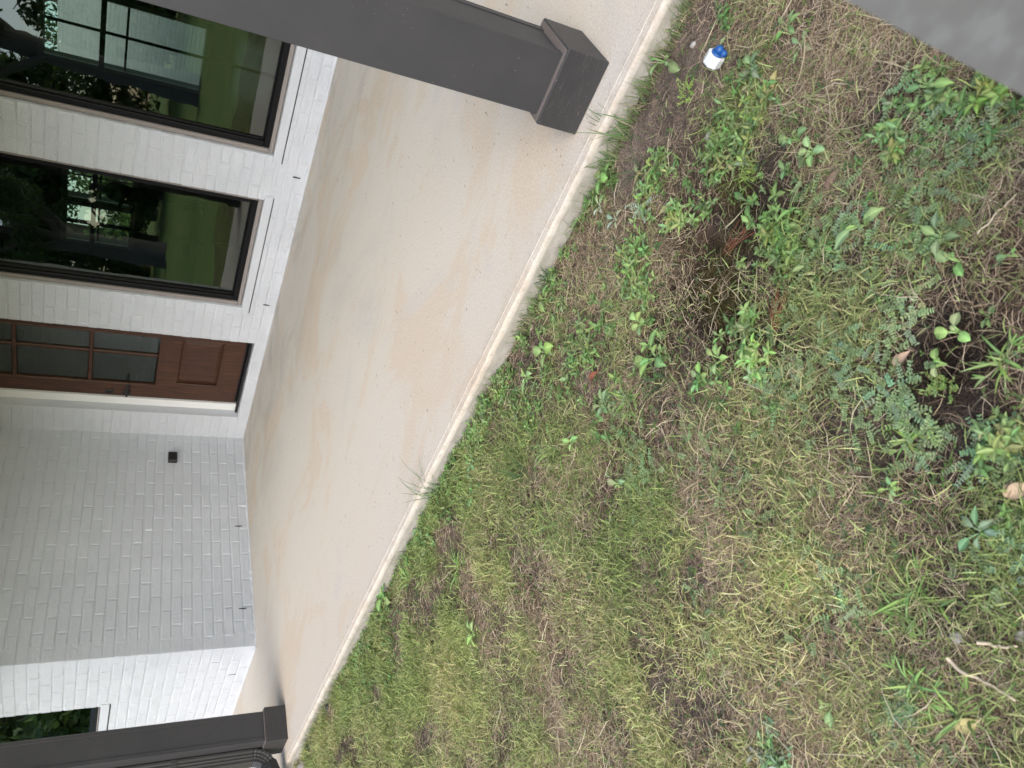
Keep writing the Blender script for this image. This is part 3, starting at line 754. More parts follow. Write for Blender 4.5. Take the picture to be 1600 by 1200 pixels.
# openings in the recessed wall (u = x - XS)
DOOR = (-5.33, -4.405, .098, 2.32); W2 = (-4.03, -3.005, .262, 2.42); W1 = (-2.643, -1.60, .262, 2.42)
hol = [(d[0]-XS, d[1]-XS, d[2], d[3]) for d in (DOOR, W2, W1)]
ex = (1.30-XS, 2.30-XS, .262, 2.42)
brick_wall((XS-.03,YW,0), (1,0,0), (0,-1,0), 8.43, .006, ZT, [(h[0]+.03,h[1]+.03,h[2],h[3]) for h in hol], .13, 1, .06)
brick_wall((XS,YL+.0005,0), (0,1,0), (1,0,0), YW-YL+.03, .006, ZT, [], .13, 2, .10)
WL = (-7.70, -6.385, 1.02, 2.42)
brick_wall((-9.6,YL,0), (1,0,0), (0,-1,0), XS+9.6-.0005, .006, ZT, [(WL[0]+9.6, WL[1]+9.6, WL[2], WL[3])], .13, 3, .0)
# mortar fillet smeared along the foot of the walls
mb = MB()
def fillet(p0, p1, nx, ny, r=.010):
    p0 = Vector(p0); p1 = Vector(p1); L = (p1-p0).length; k = int(L/.03); n3 = Vector((nx,ny,0)); vs = []
    for i in range(k+1):
        p = p0.lerp(p1, i/k); a = r*(.5+random.random()*.9)
        vs += [tuple(p+Vector((0,0,a*1.8))-n3*.003), tuple(p+n3*a*.5+Vector((0,0,a*.6))), tuple(p+n3*a+Vector((0,0,.0005)))]
    mb.add(vs, [(i*3+j, i*3+j+1, (i+1)*3+j+1, (i+1)*3+j) for i in range(k) for j in range(2)])
fillet((XS,YL,0),(XS,YW,0),1,0); fillet((XS,YW,0),(2.8,YW,0),0,-1); fillet((-9.6,YL,0),(XS,YL,0),0,-1)
mb.build('mortar_fillet', M['brick'], house)
# open weep joints near the foot of the walls
for x, z in ((-1.69,.15),(-2.77,.075),(-3.97,.075)):
    mb = MB(); mb.box(x-.0045,x+.0045,YW-.0025,YW+.01,z-.026,z+.026); mb.build('weep_hole', M['black'], house)
for y, z in ((3.21,.085),(4.0,.085)):
    mb = MB(); mb.box(XS-.01,XS+.0026,y-.004,y+.004,z-.028,z+.028); mb.build('weep_hole', M['black'], house)
mb = MB(); mb.box(-6.054,-6.046,YL-.0025,YL+.01,.082,.138); mb.build('weep_hole', M['black'], house)

def window(o, yw, muntx, muntz, sill=True, caulk=.03):
    x0, x1, z0, z1 = o; yg = yw+.085
    f = MB(); t = caulk; fw = .040
    a0, a1, c0, c1 = x0+t, x1-t, z0+t, z1-t
    for (p, q, r, s) in ((a0,a1,c0,c0+fw),(a0,a1,c1-fw,c1),(a0,a0+fw,c0+fw,c1-fw),(a1-fw,a1,c0+fw,c1-fw)):
        f.box(p,q,yg-.040,yg+.03,r,s,.004)
    fr = f.build('window', M['frame'], house)
    k = MB()
    for (p, q, r, s) in ((x0+.001,x1-.001,z0+.001,z0+t),(x0+.001,x1-.001,z1-t,z1-.001),(x0+.001,x0+t,z0+t,z1-t),(x1-t,x1-.001,z0+t,z1-t)):
        k.box(p,q,yg-.058,yg+.02,r,s,.006)
    kk = k.build('window_trim', M['caulk'], fr)
    i_ = MB()   # inner stepped bead
    b0, b1, d0, d1 = a0+fw, a1-fw, c0+fw, c1-fw; e = .010
    for (p, q, r, s) in ((b0,b1,d0,d0+e),(b0,b1,d1-e,d1),(b0,b0+e,d0+e,d1-e),(b1-e,b1,d0+e,d1-e)):
        i_.box(p,q,yg-.018,yg+.024,r,s,.003)
    i_.build('glazing_bead', M['frame'], fr)
    g = MB(); g.add([(b0,yg,d0),(b1,yg,d0),(b1,yg,d1),(b0,yg,d1)], [(0,1,2,3)])
    g.build('pane', M['glass'], fr)
    mu = MB()
    for x in muntx: mu.box(x-.009,x+.009,yg+.004,yg+.012,d0+e,d1-e,.002)
    for z in muntz: mu.box(b0+e,b1-e,yg+.003,yg+.013,z-.015,z+.015,.002)
    if muntx or muntz: mu.build('muntin', M['frame'], fr)
    if sill:
        s = MB(); s.box(x0-.045, x1+.045, yw-.013, yw+.04, z0-.062, z0-.001, .004); s.build('sill', M['brick'], fr)
        s = MB(); s.box(x0-.044, x1+.03, yw-.0032, yw+.01, z0-.069, z0-.0635); s.build('sill_crack', M['frame'], fr)
window(W2, YW, [-3.51], [1.345, 1.90])
window(W1, YW, [-2.12], [1.345, 1.90])
window(WL, YL, [], [1.72], caulk=.012)

# door
x0, x1, z0, z1 = DOOR; yd = 5.129
mb = MB(); dl, dr, db, dt = -5.248, -4.43, .138, 2.26
gl, gr, gb, gt = dl+.145, dr-.10, .80, 2.12
# door as rails and stiles
pz0, pz1, px0, px1 = .30, .655, -5.065, dr-.10
for a, b, c, d in cells(dl, dr, db, dt, [(gl, gr, gb, gt), (px0, px1, pz0, pz1)]): mb.box(a,b,yd,yd+.045,c,d)
cx = -4.755; hz = [(1.298+1.326)/2, 1.842]
door = mb.build('door', M['wood'], house)
mb = MB()
for z in hz: mb.box(gl,gr,yd+.006,yd+.04,z-.015,z+.015,.004)
zz = [gb]+hz+[gt]
for a, b in zip(zz, zz[1:]): mb.box(cx-.015,cx+.015,yd+.0055,yd+.04,a+.0155,b-.0155,.004)
for (a,b,c,d) in ((gl,gr,gb,gb+.012),(gl,gr,gt-.012,gt),(gl,gl+.012,gb+.0125,gt-.0125),(gr-.012,gr,gb+.0125,gt-.0125)): mb.box(a,b,yd-.004,yd+.03,c,d,.003)
mb.build('door_muntin', M['wood'], door)
mb = MB(); a, b, c, d = px0, px1, pz0, pz1; e = .055
for (p,q,r,s) in ((a,b,c,c+.016),(a,b,d-.016,d),(a,a+.016,c+.016,d-.016),(b-.016,b,c+.016,d-.016)): mb.box(p,q,yd-.004,yd+.03,r,s,.004)
mb.add([(a+.016,yd+.018,c+.016),(b-.016,yd+.018,c+.016),(b-.016,yd+.018,d-.016),(a+.016,yd+.018,d-.016),
        (a+e,yd+.004,c+e),(b-e,yd+.004,c+e),(b-e,yd+.004,d-e),(a+e,yd+.004,d-e)], [(0,1,5,4),(1,2,6,5),(2,3,7,6),(3,0,4,7),(4,5,6,7)])
mb.build('door_panel', M['wood'], door)
xs_ = [gl, cx, gr]
for i in range(2):
    for j in range(3):
        g = MB(); a, b = (gl+.012, cx-.015) if i == 0 else (cx+.015, gr-.012); c, d = zz[j]+.012, zz[j+1]-.012
        e = .012
        g.add([(a,yd+.022,c),(b,yd+.022,c),(b,yd+.022,d),(a,yd+.022,d),(a+e,yd+.017,c+e),(b-e,yd+.017,c+e),(b-e,yd+.017,d-e),(a+e,yd+.017,d-e)],
              [(0,1,5,4),(1,2,6,5),(2,3,7,6),(3,0,4,7),(4,5,6,7)])
        g.build('door_pane', M['glass_clear'], door)
h = MB(); h.box(-5.229,-5.176,yd-.012,yd,.993,1.058,.004); h.box(-5.21,-5.195,yd-.05,yd-.012,1.018,1.032); h.box(-5.212,-5.055,yd-.056,yd-.044,1.016,1.034,.004)
h.build('handle', M['black'], door)
h = MB(); h.box(-5.228,-5.176,yd-.014,yd,1.126,1.19,.004); h.tube([(-5.202,yd-.022,1.158),(-5.202,yd-.012,1.158)], .016, 14); h.build('deadbolt', M['black'], door)
h = MB()
h.box(dl-.085,dl-.004,yd-.022,yd+.05,.102,2.30,.004); h.box(dl-.0035,dr+.03,yd-.022,yd+.05,2.264,2.31,.004); h.box(dr+.004,dr+.024,yd-.022,yd+.05,.102,2.262,.004)
h.build('door_casing', M['jamb'], door)
h = MB(); h.box(dl-.0805,dr+.02,yd-.055,yd+.05,.1005,.118,.004); h.box(dl-.003,dr+.003,yd+.0,yd+.045,.1245,.137,.002); h.build('threshold', M['black'], door)

# interior room seen through the glass
YB = 11.0
mb = MB()
B_OPEN = [(-5.02,-4.16,.42,2.28), (-7.10,-6.42,1.13,1.98), (-7.86,-7.24,1.13,1.98)]
for a, b, c, d in cells(-10, 2.2, .1, 2.7, B_OPEN): mb.box(a,b,YB,YB+.12,c,d)
mb.box(-10.1,-10,5.2,YB+.12,.1,2.7); mb.box(2.2,2.3,5.2,YB+.12,.1,2.7)
for a, b, c, d in cells(XS, 2.2, .1, 2.7, [(-5.36,-4.38,.1,2.4),(-4.05,-2.98,.24,2.44),(-2.66,-1.58,.24,2.44)]): mb.box(a,b,5.20,5.24,c,d)
mb.box(-10,XS-.14,5.20,5.24,.1,2.7); mb.box(-9.8,XS-.14,4.6,4.64,.1,2.7); mb.box(-9.8,XS-.14,YL+.13,4.6,2.68,2.7); mb.box(-9.84,-9.8,YL+.13,4.64,.1,2.7); mb.box(-9.8,XS-.14,YL+.13,4.6,.06,.1)
mb.build('room_wall', M['room'], house)
mb = MB(); mb.box(-10,2.2,5.17,YB,.04,.098); mb.build('room_floor', M['floor_in'], house)
mb = MB(); mb.box(-10,2.2,5.17,YB,2.7,2.74); mb.build('room_ceiling', M['room'], house)
for x0, x1, z0, z1 in B_OPEN:
    mb = MB()
    for (p,q,r,s) in ((x0-.06,x1+.06,z0-.07,z0),(x0-.06,x1+.06,z1,z1+.07),(x0-.06,x0,z0,z1),(x1,x1+.06,z0,z1)): mb.box(p,q,YB-.03,YB-.001,r,s,.004)
    w_ = mb.build('window_casing', M['jamb'], house)
    mb = MB(); zm = (z0+z1)/2; xm = (x0+x1)/2; mb.box(x0,x1,YB+.04,YB+.06,zm-.015,zm+.015)
    mb.box(xm-.01,xm+.01,YB+.041,YB+.059,z0,zm-.016); mb.box(xm-.01,xm+.01,YB+.041,YB+.059,zm+.016,z1); mb.build('muntin', M['frame'], w_)
brick_wall((-7.9,6.5,0), (1,0,0), (0,-1,0), 2.2, .1, 2.7, [], .1, 9, 0)
brick_wall((-9.4,16,0), (1,0,0), (0,-1,0), 4.6, -.1, 2.6, [], .1, 10, 0)
# porch ceiling, beam, roof
mb = MB(); mb.box(-9.6,2.8,1.45,YL-.14,2.752,2.79); mb.box(XS+.01,2.8,YL-.139,YW+.3,2.752,2.79); mb.build('porch_ceiling', M['soffit'], house)
mb = MB(); mb.box(-9.6,2.8,1.84,2.06,2.50,2.751,.005); mb.box(-9.6,2.8,1.40,1.44,2.74,2.92,.004); mb.build('porch_beam', M['colp'], house)
mb = MB(); mb.add([(-10.2,1.36,2.90),(3.2,1.36,2.90),(3.2,7.6,5.3),(-10.2,7.6,5.3),(3.2,13.4,2.90),(-10.2,13.4,2.90)], [(0,1,2,3),(3,2,4,5)]); mb.build('roof', M['shingle'], house)

# small black socket cover on the side wall
t = empty('outlet_cover', (XS, 4.735, .615), 'small black square cover on the grey shaded brick side wall', 'outlet cover')
mb = MB(); mb.box(XS+.001,XS+.035,4.68,4.79,.578,.653,.006); mb.build('housing', M['black'], t)
mb = MB(); mb.box(XS+.0355,XS+.041,4.69,4.78,.583,.648,.002); mb.build('lid', M['black'], t)

# ------------------------------------------------------------------ porch columns
def column(x0, y0, label, w_=.215, h_=.130, ins=.0205):
    x1, y1 = x0+w_, y0+w_
    t = empty('porch_column', ((x0+x1)/2, (y0+y1)/2, 0), label, 'column', 'porch columns')
    mb = MB(); mb.box(x0,x1,y0,y1,.002,h_,.0025); mb.build('base', M['basep'], t)
    mb = MB(); mb.box(x0+.005,x1-.005,y0+.005,y1-.005,h_+.0003,h_+.0035,.001); mb.build('base_ledge', M['dust'], t)
    a0,a1,b0,b1 = x0+ins,x1-ins,y0+ins,y1-ins
    mb = MB(); mb.box(a0+.004,a1-.004,b0+.002,b1-.002,h_+.004,2.499,.002); mb.box(a0,a1,b0-.004,b0+.0015,h_+.0038,2.498,.0015); mb.box(a0,a1,b1-.0015,b1+.004,h_+.0038,2.498,.0015)
    mb.build('shaft', M['colp'], t)
    mb = MB()
    for q0, q1 in ((b0+.0017,b0+.020),(b1-.020,b1-.0017)):
        mb.box(a1-.0038,a1-.0006,q0,q1,h_+.0041,2.497,.0008); mb.box(a0+.0006,a0+.0038,q0,q1,h_+.0041,2.497,.0008)
    mb.build('corner_strip', M['colp'], t)
column(-.705, 1.843, 'near charcoal porch column with a boxed foot crossing the top of the photo')
column(-5.035, 1.850, 'far charcoal porch column with the downspout fixed to it at the lower left')

# downspout with elbow
def downspout():
    X0, X1, Y0, Y1 = -5.012, -4.925, 1.783, 1.860
    t = empty('downspout', ((X0+X1)/2, (Y0+Y1)/2, 0), 'dark ribbed metal downspout with curved elbow on the far column', 'downspout')
    cx_, cy_ = (X0+X1)/2, (Y0+Y1)/2; hx, hy = (X1-X0)/2, (Y1-Y0)/2
    def ring(rib=.003):
        pts = []
        def side(a, b):   # ribbed side from a to b
            a = Vector(a); b = Vector(b); d = b-a; nn = Vector((d.y, -d.x)).normalized(); k = 12
            for i in range(k):
                s = i/k; off = -rib*(1 if i in (2,3,5,6,8,9) else 0)
                p = a+d*s+nn*off; pts.append((p.x, p.y))
        side((-hx,-hy),(hx,-hy)); side((hx,-hy),(hx,hy)); side((hx,hy),(-hx,hy)); side((-hx,hy),(-hx,-hy)); return pts
    prof = ring(); k = len(prof)
    mb = MB(); vs = []
    for z in (.19, 2.4): vs += [(cx_+p[0], cy_+p[1], z) for p in prof]
    mb.add(vs, [(i, (i+1) % k, k+(i+1) % k, k+i) for i in range(k)]); mb.build('pipe', M['metal_ds'], t)
    mb = MB(); vs = []; rr = .105; st = 14; tot = math.radians(72)
    cz = .195; rows_ = []
    for i in range(st+1):
        a = tot*i/st; s = 1.035 if i % 2 == 0 else .95
        # centre of curvature lies toward -y
        cyy = cy_-rr+rr*math.cos(a); czz = cz-rr*math.sin(a)
        for p in prof:
            rad = p[1]*s
            vs.append((cx_+p[0]*s, cyy+rad*math.cos(a), czz-rad*math.sin(a)))
    mb.add(vs, [(j*k+i, j*k+(i+1) % k, (j+1)*k+(i+1) % k, (j+1)*k+i) for j in range(st) for i in range(k)]); mb.build('elbow', M['metal_ds'], t)
    mb = MB(); a = tot; dy, dz = -math.sin(a), -math.cos(a); sy, sz = cy_-rr+rr*math.cos(a), cz-rr*math.sin(a)
    q = []
    for d_, s in ((-.02,1.12),(.045,1.14),(.05,1.28),(.10,1.3)):
        for (ex, er) in ((-1,-1),(-.6,-1.15),(.6,-1.15),(1,-1),(1.1,0),(1,1),(.6,1.15),(-.6,1.15),(-1,1),(-1.1,0)):
            rad = er*hy*s; q.append((cx_+ex*hx*s, sy+dy*d_+rad*math.cos(a), sz+dz*d_-rad*math.sin(a)))
    mb.add(q, [(j*10+i, j*10+(i+1) % 10, (j+1)*10+(i+1) % 10, (j+1)*10+i) for j in range(3) for i in range(10)]+[tuple(range(30,40))])
    mb.build('drain_adapter', M['black'], t)
    mb = MB(); mb.box(X0-.004,X1+.004,Y0-.004,Y1+.002,.62,.65,.001); mb.build('strap', M['metal_ds'], t)
downspout()
# pale concrete lump beside the downspout outlet
mb = MB(); R_ = random.Random(4)
def blob(mb, c, r, seed, col=(1,1,1), nu=12, nv=8, rough=.2):
    R_ = random.Random(seed); ph = [R_.uniform(0,6) for _ in range(6)]; vs = []
    for j in range(nv+1):
        th = PI*j/nv
        for i in range(nu):
            p = 2*PI*i/nu; k = 1+rough*(math.sin(2*p+ph[0])*math.sin(th)+.6*math.sin(3*p+ph[1]+2*th)*math.sin(th)+.5*math.sin(4*th+ph[2]))
            vs.append((c[0]+r[0]*k*math.sin(th)*math.cos(p), c[1]+r[1]*k*math.sin(th)*math.sin(p), c[2]+r[2]*k*math.cos(th)))
    mb.add(vs, [(j*nu+i, j*nu+(i+1) % nu, (j+1)*nu+(i+1) % nu, (j+1)*nu+i) for j in range(nv) for i in range(nu)], col)
blob(mb, (-4.80,1.635,-.065), (.085,.06,.05), 3, nu=24, nv=14, rough=.08)
tag(mb.build('splash_block', M['concrete'], None, True), 'pale rounded concrete lump at the downspout outlet', 'splash block')
# black plastic edging poking out between slab and turf
mb = MB(); R_ = random.Random(8)
for x0, x1 in ((-4.60,-4.28),(-4.22,-4.02),(-3.95,-3.86)):
    k = 14; vs = []
    for i in range(k+1):
        x = x0+(x1-x0)*i/k; yy = 1.722+R_.uniform(-.008,.004); zz = -.045+R_.uniform(-.012,.012)*(0 if i in (0,k) else 1)
        vs += [(x,yy,-.10),(x,yy-.006,zz),(x,yy-.028,zz-.008),(x,yy-.04,-.10)]
    mb.add(vs, [(i*4+j, i*4+j+1, (i+1)*4+j+1, (i+1)*4+j) for i in range(k) for j in range(3)])
tag(mb.build('edging_strip', M['liner'], None, True), 'torn black plastic edging strip between slab and turf near the far column', 'edging')

# blurred galvanised post close to the camera
def galv_post():
    t = empty('metal_post', (.03, .43, -.12), 'blurred grey galvanised metal post close to the camera in the top right corner', 'post')
    pa = Vector((-.0280,.38,.747)); pb = Vector((-.0339,.38,.561)); d = (pa-pb)/(pa.z-pb.z)
    def ring(z, s=0):
        c = pa+d*(z-pa.z); return [(c.x-s, .38-s, z), (c.x+.11+s, .38-s, z), (c.x+.11+s, .49+s, z), (c.x-s, .49+s, z)]
    def bx(z0, z1, s=0):
        mb = MB(); mb.add(ring(z0,s)+ring(z1,s), [(0,1,5,4),(1,2,6,5),(2,3,7,6),(3,0,4,7),(4,5,6,7),(0,3,2,1)]); return mb
    bx(-.16, 1.02).build('post_body', M['galv'], t); bx(1.0201, 1.032, .004).build('post_cap', M['galv'], t)
galv_post()

# ------------------------------------------------------------------ grass (numpy ribbons)
def ribbons(name, x, y, z, L, W_, az, el, turn, droop, col, tipcol, material, label, cat):
    n_ = len(x); S = 4; pts = np.zeros((n_, S, 3)); pts[:,0] = np.stack([x,y,z],1)
    a = az.copy(); e = el.copy(); side = []
    for k in range(S):
        side.append(np.stack([-np.sin(a), np.cos(a), np.zeros(n_)], 1))
        if k < S-1:
            st = (L/(S-1))[:,None]*np.stack([np.cos(a)*np.cos(e), np.sin(a)*np.cos(e), np.sin(e)], 1)
            pts[:,k+1] = pts[:,k]+st; a = a+turn/(S-1); e = e-droop/(S-1)
    gl_ = gz(pts[:,1:,0], pts[:,1:,1])+.0012; pts[:,1:,2] = np.maximum(pts[:,1:,2], gl_)
    wf = [.8,1,.7]; V = np.zeros((n_, 7, 3)); K = np.zeros((n_, 7, 3))
    tw = rng.uniform(-.9,.9,n_)
    for k in range(3):
        sv = side[k]*np.cos(tw)[:,None]; sv[:,2] += np.sin(tw)*.8
        o_ = sv*(W_*wf[k]/2)[:,None]; V[:,2*k] = pts[:,k]-o_; V[:,2*k+1] = pts[:,k]+o_
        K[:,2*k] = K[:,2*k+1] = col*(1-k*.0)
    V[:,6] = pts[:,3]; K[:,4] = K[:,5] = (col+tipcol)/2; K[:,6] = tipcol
    b = (np.arange(n_)*7)[:,None]
    Q = np.concatenate([b+np.array([0,1,3,2]), b+np.array([2,3,5,4])], 1).reshape(-1,4); T = b+np.array([4,5,6])
    nl = Q.size+T.size; me = bpy.data.meshes.new(name)
    me.vertices.add(n_*7); me.vertices.foreach_set('co', V.ravel())
    me.loops.add(nl); me.loops.foreach_set('vertex_index', np.concatenate([Q.ravel(), T.ravel()]))
    ls = np.concatenate([np.arange(len(Q))*4, Q.size+np.arange(len(T))*3]); lt = np.concatenate([np.full(len(Q),4), np.full(len(T),3)])
    me.polygons.add(len(ls)); me.polygons.foreach_set('loop_start', ls); me.polygons.foreach_set('loop_total', lt)
    me.update(calc_edges=True)
    ca = me.color_attributes.new('Col','FLOAT_COLOR','POINT'); A = np.ones((n_*7,4),'f'); A[:,:3] = K.reshape(-1,3); ca.data.foreach_set('color', A.ravel())
    me.materials.append(material); o = bpy.data.objects.new(name, me); C.objects.link(o); tag(o, label, cat, None, 'stuff'); return o
def scatter(dens, mapa, gam, seed, xr=(-7.5,1.6), yr=(-1.2,1.722), clump=None):
    r = np.random.RandomState(seed); A = (xr[1]-xr[0])*(yr[1]-yr[0]); n_ = int(dens*A)
    x = r.uniform(*xr, n_); y = r.uniform(*yr, n_); p = (lookup(mapa, x, y)/9.)
    if clump: p = p*(1+clump[0]*(vnoise(x, y, clump[1], seed+3)-.5)*2)+(.0)
    p = np.clip(p, 0, 1.3)**gam
    # thin out where the picture does not look closely
    vis = np.where((x > -5.6) & (y > 0.0) & (x < .35), 1.0, .35)
    far = np.clip(2.1/np.sqrt(x*x+y*y+1.2), .55, 1)
    k = r.rand(n_) < p*vis*far; return x[k], y[k], far[k], r
pick = lambda r, pal, n_: np.array(pal)[r.randint(0, len(pal), n_)]
def mk_green():
    x, y, far, r = scatter(112000, MG, 2.05, 31, clump=(1.0, 8)); n_ = len(x)
    hue = np.clip(vnoise(x, y, 4, 50)+(r.rand(n_)-.5)*.6, 0, 1)[:,None]
    gg = (np.clip((lookup(MG, x, y)-4.6)/2.2, 0, 1)*np.clip((x+3.3)/1.4, .15, 1)*np.clip((1.45-y)/.35, .2, 1))[:,None]; hue = np.clip(hue*.85+gg*.5, 0, 1)
    a = pick(r, [(.13,.205,.06),(.165,.25,.075),(.09,.155,.05),(.22,.30,.12),(.18,.26,.095)], n_); b = pick(r, [(.22,.29,.12),(.32,.34,.18),(.17,.23,.09),(.36,.33,.21)], n_)
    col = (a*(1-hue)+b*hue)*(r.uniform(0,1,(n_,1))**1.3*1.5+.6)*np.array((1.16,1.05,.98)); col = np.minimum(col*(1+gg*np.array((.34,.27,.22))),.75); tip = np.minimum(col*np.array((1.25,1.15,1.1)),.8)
    L = r.uniform(.014,.046,n_)*(1+.3*(1-far)); W_ = r.uniform(.0010,.0021,n_)/far**.7
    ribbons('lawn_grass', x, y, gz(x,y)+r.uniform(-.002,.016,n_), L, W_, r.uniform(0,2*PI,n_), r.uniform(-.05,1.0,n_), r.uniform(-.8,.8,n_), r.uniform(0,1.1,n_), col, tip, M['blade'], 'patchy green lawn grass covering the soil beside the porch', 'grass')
def mk_edge():
    r = np.random.RandomState(88); n_ = 9000; x = r.uniform(-5.4,.6,n_); k = r.rand(n_) < np.clip((vnoise(x, x*0, 5, 71)-.40)*2.2, 0, 1); x = x[k]; n_ = len(x); y = r.uniform(1.690,1.732,n_)
    col = pick(r, [(.13,.20,.06),(.10,.16,.05),(.20,.26,.09),(.36,.30,.20)], n_)*r.uniform(.6,1.3,(n_,1))
    ribbons('edge_grass', x, y, gz(x,y), r.uniform(.03,.085,n_), r.uniform(.0010,.0022,n_), r.normal(PI/2,.9,n_), r.uniform(.5,1.35,n_), r.uniform(-.8,.8,n_), r.uniform(.3,1.4,n_), col, col*1.15, M['blade'], 'thin grass fringe leaning over the edge of the slab', 'grass')
mk_edge()
def mk_straw():
    x, y, far, r = scatter(85000, MS, 1.9, 41, clump=(.7, 7)); n_ = len(x)
    col = pick(r, [(.34,.27,.20),(.44,.365,.28),(.27,.205,.15),(.17,.125,.09),(.56,.485,.38),(.32,.28,.19)], n_)*r.uniform(.6,1.5,(n_,1))*np.array((1.1,1.03,.93))
    L = r.uniform(.02,.065,n_); W_ = r.uniform(.0005,.0011,n_)/far**.7
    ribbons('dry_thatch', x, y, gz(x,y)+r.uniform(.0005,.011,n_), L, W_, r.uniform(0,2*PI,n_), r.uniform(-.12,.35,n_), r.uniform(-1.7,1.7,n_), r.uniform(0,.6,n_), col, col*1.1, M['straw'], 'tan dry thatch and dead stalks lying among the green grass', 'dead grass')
    # long bleached runners
    k = r.rand(n_) < .014; xx, yy = x[k], y[k]; m_ = len(xx)
    ribbons('bleached_runners', xx, yy, gz(xx,yy)+r.uniform(.006,.018,m_), r.uniform(.06,.13,m_), r.uniform(.0012,.0022,m_), r.uniform(0,2*PI,m_), r.uniform(-.05,.25,m_), r.uniform(-1.3,1.3,m_), r.uniform(0,.4,m_), pick(r, [(.50,.42,.27),(.58,.50,.35),(.38,.36,.18)], m_), pick(r, [(.5,.42,.27)], m_), M['straw'], 'long pale dead runners lying across the turf', 'dead grass')
    # short bits on bare soil
    r = np.random.RandomState(77); n_ = 95000; x = r.uniform(-5.6,.4,n_); y = r.uniform(.0,1.735,n_)
    col = pick(r, [(.30,.23,.16),(.22,.16,.11),(.12,.09,.06),(.36,.29,.22)], n_)*r.uniform(.5,1.1,(n_,1))*(1.35-.95*lookup(MT,x,y)/9.)[:,None]
    ribbons('soil_debris', x, y, gz(x,y)+.001, r.uniform(.005,.022,n_), r.uniform(.0007,.0018,n_), r.uniform(0,2*PI,n_), r.uniform(0,.2,n_), r.uniform(-1,1,n_), r.uniform(0,.3,n_), col, col, M['straw'], 'short dry stem bits strewn over the bare soil', 'debris')
mk_green(); mk_straw()
def mk_cover():
    # tiny paired leaflets scattered through the turf
    x, y, far, r = scatter(3600, MG, .8, 61, clump=(1.0, 5)); n_ = len(x); x = x[:16000]; y = y[:16000]; n_ = len(x)
    mb = MB(); Z = gz(x, y)
    for i in range(n_):
        a = r.uniform(0,2*PI); c0 = np.array([(.09,.17,.06),(.12,.21,.05),(.11,.18,.09),(.16,.24,.07)][r.randint(4)])*r.uniform(.7,1.15)
        zz = Z[i]+r.uniform(.004,.018); s = r.uniform(.003,.0062)
        for q in range(r.randint(2,4)):
            b = a+q*2.2; cx_, cy_ = x[i]+math.cos(b)*s, y[i]+math.sin(b)*s; dx, dy = math.cos(b)*s, math.sin(b)*s; t = r.uniform(-.3,.5)*s
            mb.add([(cx_-dx,cy_-dy,zz),(cx_+dy*.6,cy_-dx*.6,zz+t*.4),(cx_+dx,cy_+dy,zz+t),(cx_-dy*.6,cy_+dx*.6,zz+t*.3)], [(0,1,2,3)], tuple(c0))
    o = mb.build('ground_cover', M['leaf']); tag(o, 'tiny creeping green leaflets mixed through the turf', 'ground cover', None, 'stuff')
mk_cover()

# ------------------------------------------------------------------ weeds, each a thing of its own
# ------------------------------------------------------------------ weeds, each a thing of its own
def leaf(mb, base, az, el, L, Wd, R_, shape='oval', droop=.6, col=(.1,.2,.05), fold=.25, tipc=None):
    n_ = 6; az0 = az; p = Vector(base); vs = []; cs = []; e = el
    prof = {'oval':[.12,.62,.95,1.0,.78,.35,.03],'spoon':[.10,.16,.35,.80,1.0,.8,.10],'lance':[.25,.7,1,.9,.66,.36,.02],'blade':[.7,1,1,.92,.75,.45,.03],'round':[.2,.85,1.05,1.1,1.0,.7,.15]}[shape]
    tw = R_.uniform(-.35,.35)
    for k in range(n_+1):
        s = prof[k]*Wd/2; sd = Vector((-math.sin(az), math.cos(az), math.sin(tw)*.6)); up = Vector((-math.cos(az)*math.sin(e), -math.sin(az)*math.sin(e), math.cos(e)))
        wob = up*R_.uniform(-.05,.05)*Wd
        vs += [tuple(p-sd*s+up*fold*s+wob), tuple(p), tuple(p+sd*s+up*fold*s-wob)]
        v = R_.uniform(.9,1.1); cs += [tuple(c*v for c in col), tuple(min(1,c*1.6+.03) for c in col), tuple(c*v*.96 for c in col)]
        p = p+Vector((math.cos(az)*math.cos(e), math.sin(az)*math.cos(e), math.sin(e)))*(L/n_); e -= droop/n_; az += R_.uniform(-.05,.05)
    zmin = float(gz(base[0], base[1]))-.004
    vs = [(a,b,max(c,zmin)) for a,b,c in vs]
    mb.add(vs, [(k*3+j, k*3+j+1, (k+1)*3+j+1, (k+1)*3+j) for k in range(n_) for j in (0,1)], cs)
    return p
KIND = {'broad':('broadleaf_weed','weed'),'lush':('leafy_weed','weed'),'pinnate':('creeping_weed','weed'),'blade':('crabgrass','grass clump'),'wisp':('grass_tuft','grass tuft'),'fern':('feathery_weed','weed'),'small':('seedling','seedling')}
